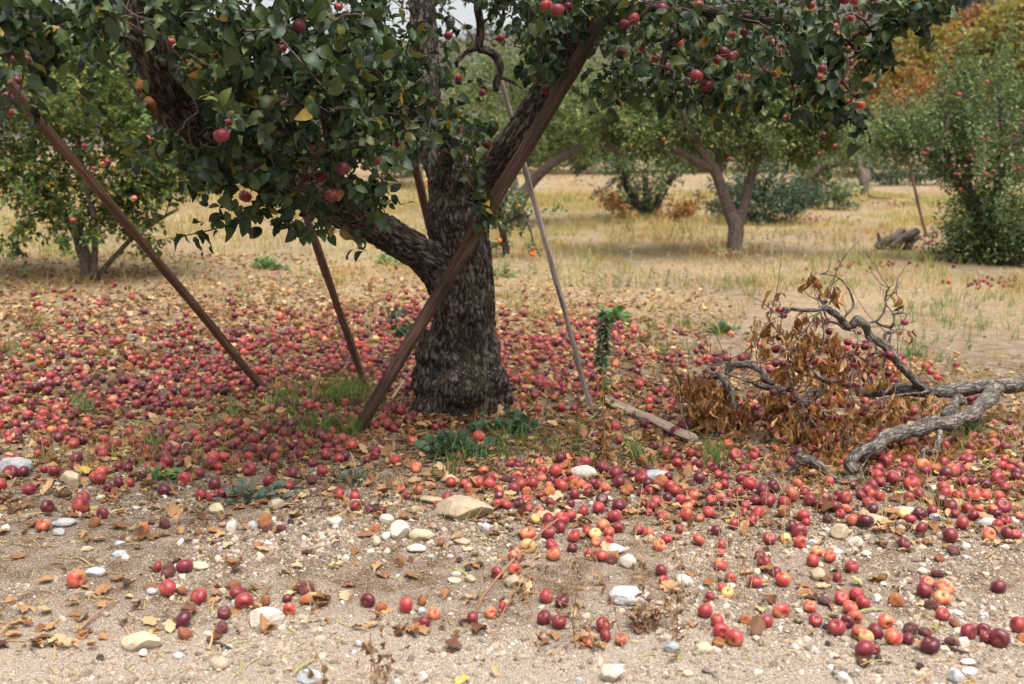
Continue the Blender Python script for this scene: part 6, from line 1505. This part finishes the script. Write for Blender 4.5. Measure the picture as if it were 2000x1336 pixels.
# ------------------------------------------------------------------ grass
def blades(geo, P, h, wd, lean=0.5, mat=0):
    n = len(P)
    a = rng.uniform(0, 6.28, n)
    s = np.stack([np.cos(a), np.sin(a), np.zeros(n)], 1)
    b = rng.uniform(0, 6.28, n); ln = rng.random(n) * lean
    d = np.stack([np.cos(b) * ln, np.sin(b) * ln, np.ones(n)], 1)
    h = np.asarray(h)[:, None]; w2 = (np.broadcast_to(wd, (n,)) / 2)[:, None]
    m1 = P + d * h * 0.5 * np.array([0.6, 0.6, 1]); m2 = P + d * h * np.array([1.15, 1.15, 0.92])
    V = np.stack([P - s * w2, P + s * w2, m1 + s * w2 * 0.8, m1 - s * w2 * 0.8, m2], 1).reshape(-1, 3)
    k = np.arange(n)[:, None] * 5
    geo.add(V, np.array([[0, 1, 2, 3]]) + k, np.array([[3, 2, 4]]) + k, mat)
BARE = [(1350, 590, 260, 28, 1.0), (1600, 600, 150, 25, .7), (430, 590, 260, 25, .8), (1500, 470, 300, 10, .3), (1850, 640, 250, 40, .8), (1680, 415, 150, 15, .8)]
def dens_straw(px, py, P):
    d = sstep(690, 560, py) * np.clip(0.55 + 1.1 * fbm(P * 0.55, 3, 71), 0.05, 1)
    return d * (1 - 0.75 * soft(px, py, BARE)) * (1 - 0.6 * soft(px, py, [(500, 620, 600, 40, 1)]))
tuf = np.concatenate([scatter(36000, 8.0, 36.0, dens_straw, 1.35), scatter(10000, 36.0, 90.0, dens_straw, 1.35)])
print('tufts', len(tuf))
gg = Geo()
k = np.repeat(np.arange(len(tuf)), 7)
dist = tuf[k][:, 1]
P = tuf[k] + rng.normal(size=(len(k), 3)) * np.array([0.05, 0.05, 0]) * (1 + dist / 25)[:, None]
P[:, 2] = ground_h(P[:, 0], P[:, 1]) - 0.005
hh = rng.uniform(0.05, 0.25, len(k)) * (0.35 + 1.5 * np.clip(0.35 + 1.2 * fbm(P * 0.8, 3, 77), 0, 1))
blades(gg, P, hh, 0.0045 * (1 + dist / 14), 1.0)
# front and side tufts, sparser
t2 = scatter(2600, 4.2, 9.5, lambda px, py, P: soft(px, py, [(250, 900, 200, 30, .8), (1900, 850, 200, 60, .9), (1950, 800, 150, 60, .9), (150, 560, 300, 60, .9), (760, 1030, 130, 40, .5), (1750, 1000, 250, 60, .35), (1000, 800, 500, 200, .10), (1880, 740, 160, 40, .8)]))
k = np.repeat(np.arange(len(t2)), 9)
P = t2[k] + rng.normal(size=(len(k), 3)) * np.array([0.03, 0.03, 0]); P[:, 2] = ground_h(P[:, 0], P[:, 1])
blades(gg, P, rng.uniform(0.05, 0.17, len(k)), 0.0032, 1.3)
stuff(gg.obj('dry_grass', [M['straw']], None, True), 'straw-coloured dry grass over the orchard floor', 'grass')
# green grass in patches
GP = [(560, 785, 60, 20, 1), (660, 782, 60, 24, 1), (480, 830, 60, 22, .5), (560, 880, 60, 24, .7), (430, 920, 60, 20, .5), (1100, 890, 60, 20, .15), (1010, 880, 50, 16, .15), (720, 800, 30, 20, .6), (600, 800, 60, 14, .6), (320, 890, 40, 20, .7), (400, 890, 50, 25, .6), (520, 880, 50, 20, .6), (620, 840, 40, 20, .6), (850, 940, 35, 12, .5), (690, 930, 40, 16, .5), (900, 900, 60, 20, .2), (1250, 900, 30, 20, .5), (1120, 850, 30, 14, .5), (1310, 660, 55, 30, .35), (470, 590, 40, 10, .15), (1440, 560, 60, 30, .12), (1600, 530, 150, 40, .10), (1900, 620, 200, 40, .12), (1350, 540, 80, 40, .10), (1050, 870, 60, 14, .1), (160, 800, 20, 14, .6), (1420, 660, 30, 14, .5), (1800, 700, 80, 20, .2), (640, 400, 40, 12, .3), (30, 690, 40, 10, .5), (60, 640, 40, 10, .4), (700, 860, 30, 20, .5), (1390, 905, 30, 20, .3)]
t3 = scatter(64000, 4.2, 15.0, lambda px, py, P: np.clip(soft(px, py, GP) * 1.2 * np.clip(0.26 + 1.7 * fbm(P * 3.1, 2, 83), 0, 1), 0, 1))
k = np.repeat(np.arange(len(t3)), 6)
P = t3[k] + rng.normal(size=(len(k), 3)) * np.array([0.02, 0.02, 0]); P[:, 2] = ground_h(P[:, 0], P[:, 1]) - 0.003
gg = Geo(); blades(gg, P, rng.uniform(0.08, 0.24, len(k)), 0.0062, 0.9)
stuff(gg.obj('green_grass', [M['grass']], None, True), 'fresh green grass sprouting among the apples', 'grass')

# ------------------------------------------------------------------ weeds
MALLOW = leaf_tmpl(6, 0.42, 0.08, 0.2, 0.2, 0.08, 0.18, seed=90)
NARROW = leaf_tmpl(6, 0.10, 0.04, 0.5, 0.3, 0.02, 0, seed=91)
def low_weed(label, px_, py_, rx, ry, n, size, m, tm=None, up=0.5, name='weed'):
    q = gp(px_, py_)
    s = q[1] / F
    t = thing(name, label, 'weed', q)
    tm = tm or MALLOW
    P = q + np.stack([rng.normal(0, rx * s * .5, n), rng.normal(0, rx * s * .35, n), np.zeros(n)], 1)
    P[:, 2] = ground_h(P[:, 0], P[:, 1]) + np.abs(rng.normal(0.35, .4, n)) * ry * s
    out_ = P - q; out_ /= np.linalg.norm(out_, axis=1)[:, None] + 1e-6
    g1 = Geo()
    for i in rng.permutation(n)[:max(6, n // 4)]:
        tube(g1, [q + (P[i] - q) * [0.2, 0.2, 0], q * .5 + P[i] * .5 + [0, 0, .01], P[i]], [0.0025, 0.002, 0.0015], 5, 2)
    g1.obj('stem', [M['weed']], t, True)
    g1 = Geo(); leaves(g1, tm, P, out_ * 0.8 + unit(n) * .5 + [0, 0, up], unit(n) * .4 + [0, -.2, 1.0], size * rng.uniform(.6, 1.2, n))
    g1.obj('foliage', [m], t, True)
    return t
low_weed('dark green leafy weed clump in front of the trunk base', 882, 890, 70, 34, 120, 0.06, M['weed'])
low_weed('bluish broad-leaved weed at the right foot of the trunk', 985, 852, 70, 26, 70, 0.075, M['weed'])
low_weed('blue-green mallow with lobed leaves on bare soil, left front', 490, 975, 80, 20, 60, 0.055, M['weed_grey'])
low_weed('feathery pale green weed on the soil between the mallow and the boulder', 695, 943, 45, 22, 90, 0.05, M['weed_grey'], NARROW, 1.0)
low_weed('bright green bushy weed right of the grey prop', 1198, 626, 36, 16, 60, 0.08, M['weed_bright'])
low_weed('small bright green weed under the left crown edge', 525, 524, 26, 12, 60, 0.09, M['weed_bright'])
low_weed('small green weed in straw grass left of the trunk limb', 760, 516, 26, 10, 40, 0.09, M['weed_bright'])
low_weed('small green weed at the foot of the orange fruit tree', 982, 540, 26, 9, 40, 0.08, M['weed_bright'])
low_weed('ragged green weed among the red apples on the left', 160, 812, 30, 20, 50, 0.06, M['weed_bright'], NARROW, 1.0)
low_weed('small clover weed beside bright red apples near the mallow', 315, 938, 40, 18, 50, 0.035, M['weed_bright'])
low_weed('dark low weed in dry grass left of the fallen branch', 1408, 650, 22, 12, 50, 0.07, M['weed'])
low_weed('green leafy sprout with thin fronds in front of the fallen branch limb', 1885, 850, 40, 40, 120, 0.05, M['weed_bright'], NARROW, 1.2)
# sucker shoot left of the trunk
q = gp(800, 655); t = thing('sapling', 'thin leafy sucker shoot left of the old trunk', 'sapling', q)
g1 = Geo(); Pl = catmull(at(np.array([800, 790, 775, 760]), np.array([658, 640, 628, 608]), q[1] - .2), 4); tube(g1, Pl, np.linspace(.006, .002, len(Pl)), 5, 1); g1.obj('stem', [M['twig']], t, True, 'bark_co')
g1 = Geo(); whorls(g1, Pl[3:], 3, .08, APPLE_LEAF, 0.0); g1.obj('foliage', [M['weed']], t, True)
# tall weed
q = gp(1182, 912); t = thing('tall_weed', 'tall single-stemmed weed with drooping narrow leaves, ochre below and dark green above', 'weed', q)
g1 = Geo(); Pl = catmull(at(np.array([1182, 1180, 1178, 1176, 1184]), np.array([915, 840, 760, 690, 615]), q[1]), 10); tube(g1, Pl, np.linspace(.0065, .003, len(Pl)), 6, 1); g1.obj('stem', [M['stalk']], t, True)
for lo_, hi_, m, nl, nm in ((2, 22, M['deadleaf'], 3, 'dry_leaves'), (14, 30, M['weed_bright'], 2, 'lower_leaves'), (27, 41, M['weed'], 10, 'foliage')):
    C = Pl[lo_:hi_]; kk = np.repeat(np.arange(len(C)), nl); g1 = Geo(); n = len(kk)
    leaves(g1, NARROW, C[kk] + unit(n) * .006, unit(n) * [.8, .8, .2] + [0, 0, .05], unit(n) * .4 + [0, 0, 1], rng.uniform(.035, .078, n), 0, 1.9)
    g1.obj(nm, [m], t, True)
def dry_stalks(label, px_, py_, n, hgt, spreadx, m_st, m_lf, leafn=10, lsize=0.03, lean=0.25, name='dry_weed', r=0.0022, tm=NARROW, thick=1.0):
    q = gp(px_, py_); s = q[1] / F
    t = thing(name, label, 'weed', q)
    g2 = Geo()
    for i in range(n):
        g1 = Geo()
        b = q + np.array([rng.normal(0, spreadx * s * .5), rng.normal(0, .05), 0]); b[2] = float(ground_h(b[0], b[1])) - .01
        h = hgt * s * rng.uniform(.55, 1.05)
        d = np.array([rng.normal(0, lean), rng.normal(0, lean), 1.0])
        Pl = catmull([b, b + d * h * .35 + unit(1)[0] * .01, b + d * h * .7 + unit(1)[0] * .02, b + d * h + unit(1)[0] * .03], 5)
        tube(g1, Pl, np.linspace(r, r * .45, len(Pl)), 5, 1)
        C = Pl[rng.integers(3, len(Pl), leafn)]
        for _ in range(2):
            j = rng.integers(5, len(Pl) - 2); e = unit(1)[0] * [1, 1, .4] * h * .25 + [0, 0, h * .1]
            tube(g1, [Pl[j], Pl[j] + e * .5, Pl[j] + e], [r * .6, r * .5, r * .4], 4, 2); C = np.vstack([C, Pl[j] + e, Pl[j] + e * .6])
        k_ = len(C)
        leaves(g2, tm, C, unit(k_) + [0, 0, -.1], unit(k_), lsize * rng.uniform(.6, 1.3, k_), 0, thick)
        g1.obj('stalk', [m_st], t, True)
    g2.obj('foliage', [m_lf], t, True)
    return t
dry_stalks('clump of pale thin weed stalks standing in front of red apples', 1432, 1168, 6, 250, 70, M['stalk_pale'], M['dryweed'], 26, .02, .13)
dry_stalks('pale thin weed stalk by an orange apple, right of the pale clump', 1530, 1140, 2, 280, 20, M['stalk_pale'], M['dryweed'], 26, .018, .08)
dry_stalks('pale dry stalks rising from the apples left of the pale clump', 1245, 1100, 4, 210, 50, M['stalk_pale'], M['dryweed'], 14, .018, .12)
dry_stalks('pale thin stalk standing on gravel near the white block pair', 690, 1075, 2, 150, 20, M['stalk_pale'], M['dryweed'], 14, .018, .15)
dry_stalks('dead brown weed with curled leaves in front of red apples at the bottom', 1160, 1262, 7, 190, 150, M['stalk_dry'], M['dryweed'], 18, .034, .5, r=.003, tm=DRY_LEAF[1], thick=.5)
dry_stalks('dead brown weed leaning right beside the granite stone', 1270, 1245, 4, 110, 90, M['stalk_dry'], M['dryweed'], 18, .032, .7, r=.003, tm=DRY_LEAF[2], thick=.5)
dry_stalks('dead seed stalks at the very bottom, left of centre', 705, 1400, 4, 190, 90, M['stalk_dry'], M['dryweed'], 7, .03, .12, r=.003, tm=DRY_LEAF[2])
dry_stalks('thin dry stalk standing beside brown rotten apples on the left', 598, 1200, 1, 130, 10, M['stalk_pale'], M['dryweed'], 12, .018, .1)
dry_stalks('rust-brown stalks beside the bent branch elbow', 1585, 1000, 5, 130, 60, M['stalk'], M['dryweed'], 10, .03, .3)
for px_, py_, n, h_, lab in [(20, 480, 10, 110, 'pale seeding weed clump at the left edge in straw grass'), (1480, 560, 9, 120, 'pale seeding weed clump behind the fallen branch on its left'), (1560, 500, 8, 80, 'pale seeding weeds in front of the dark green bush'), (1110, 560, 8, 60, 'pale seeding weeds right of the grey prop'), (1030, 545, 8, 70, 'pale seeding weeds below the orange fruit'), (1900, 500, 8, 60, 'pale seeding weeds at the foot of the right edge tree'), (1260, 560, 8, 60, 'pale seeding weeds in dry grass centre right'), (1320, 480, 6, 70, 'pale seeding weeds left of the V-shaped trunk')]:
    dry_stalks(lab, px_, py_, n * 2, h_ * .8, 210, M['stalk_pale'], M['weed_pale'], 22, .034, .25, r=.004, name='seeding_weed', thick=2.4)
for a, m_, lab in [([(1200, 445, 8), (1205, 435, 8)], None, None)]: pass
dry_stalks('small upright olive weed in straw grass behind the grey prop', 1233, 463, 4, 50, 14, M['stalk'], M['leaf_olive'], 30, .07, .1, r=.004)

# ------------------------------------------------------------------ sticks, burrs
def stick(label, pts, r0, r1, m, lift=True):
    a = np.array(pts, float)
    P = np.array([gp(x, y, dz) if Z is None else at(x, y, Z) for x, y, Z, dz in pts])
    g1 = Geo(); tube(g1, P, np.linspace(r0, r1, len(P)), 8, 4, rough=.3, seed=9)
    o = g1.obj('stick', [m], None, True, 'bark_co', loc=P[0])
    return tag(o, label, 'stick')
zs = float(gp(925, 1212)[1])
stick('bare brown stick stuck in the soil, leaning right over the apples', [(923, 1214, zs, 0), (940, 1172, zs + .02, 0), (958, 1145, zs + .04, 0), (997, 1099, zs + .1, 0), (1053, 1043, zs + .2, 0), (1090, 1013, zs + .25, 0)], .008, .003, M['stalk_dry'])
stick('purple-brown twig lying on dead leaves, left front', [(150, 1240, None, .01), (185, 1212, None, .02), (225, 1184, None, .03)], .006, .003, M['stalk_dry'])
stick('thin ochre twig lying before dark apples right of the leaning stick', [(985, 1165, None, .02), (1060, 1172, None, .03), (1112, 1188, None, .02)], .003, .002, M['stalk'])
stick('grey broken stick behind the foot of the red-brown prop', [(765, 785, None, .02), (780, 770, None, .05), (790, 758, None, .07)], .012, .008, M['plank'])
stick('dark thin twig standing right of the trunk base', [(975, 700, None, .0), (976, 680, 8.6, 0), (975, 655, 8.6, 0)], .008, .006, M['twig'])
stick('dark twig lying among apples right of the trunk base', [(978, 695, None, .03), (1000, 698, None, .04), (1022, 705, None, .02)], .007, .004, M['twig'])
stick('small dark twig on the gravel left of centre', [(405, 1255, None, .01), (428, 1262, None, .012), (450, 1270, None, .008)], .006, .005, M['burr'])
stick('black twig lying on the gravel near the front right apples', [(1840, 1262, None, .01), (1870, 1276, None, .012), (1892, 1280, None, .01)], .006, .004, M['burr'])
BU = [(0,250,220),(0,450,240),(0,985,310),(0,265,400),(0,850,262),(0,140,500),(0,560,1200),(650,690,410),(650,800,430),(650,705,655),(650,755,705),(650,820,680),(0,1620,440),(0,1880,545),(1300,905,1120),(1300,1185,1205),(1300,1215,580),(1300,1600,620),(1300,1270,805),(1300,890,1025),(1300,1420,1250),(1300,270,410),(1300,300,770),(1300,1690,1215)]
bv, bt_ = ICO[2]
spk = bv * (1 + 0.35 * (np.arange(len(bv)) % 2))[:, None]
pts = [(a + x * zk, 868 + y * zk) for a, x, y in BU]
pwb = place_words(pts)
bme = None
for i, (x, y) in enumerate(pts):
    q = gp(x, y)
    if bme is None: bme = Geo().add(spk, None, bt_).mesh('seed_burr', [M['burr']], False)
    o = bpy.data.objects.new('seed_burr', bme); COL.objects.link(o)
    r = rng.uniform(.008, .012); o.scale = (r, r, r); o.location = q + [0, 0, r * .7]; o.rotation_euler = tuple(rng.uniform(0, 6, 3))
    tag(o, f'dark spiky seed burr, {pwb[i]}', 'seed burr', 'dark seed burrs on the gravel')
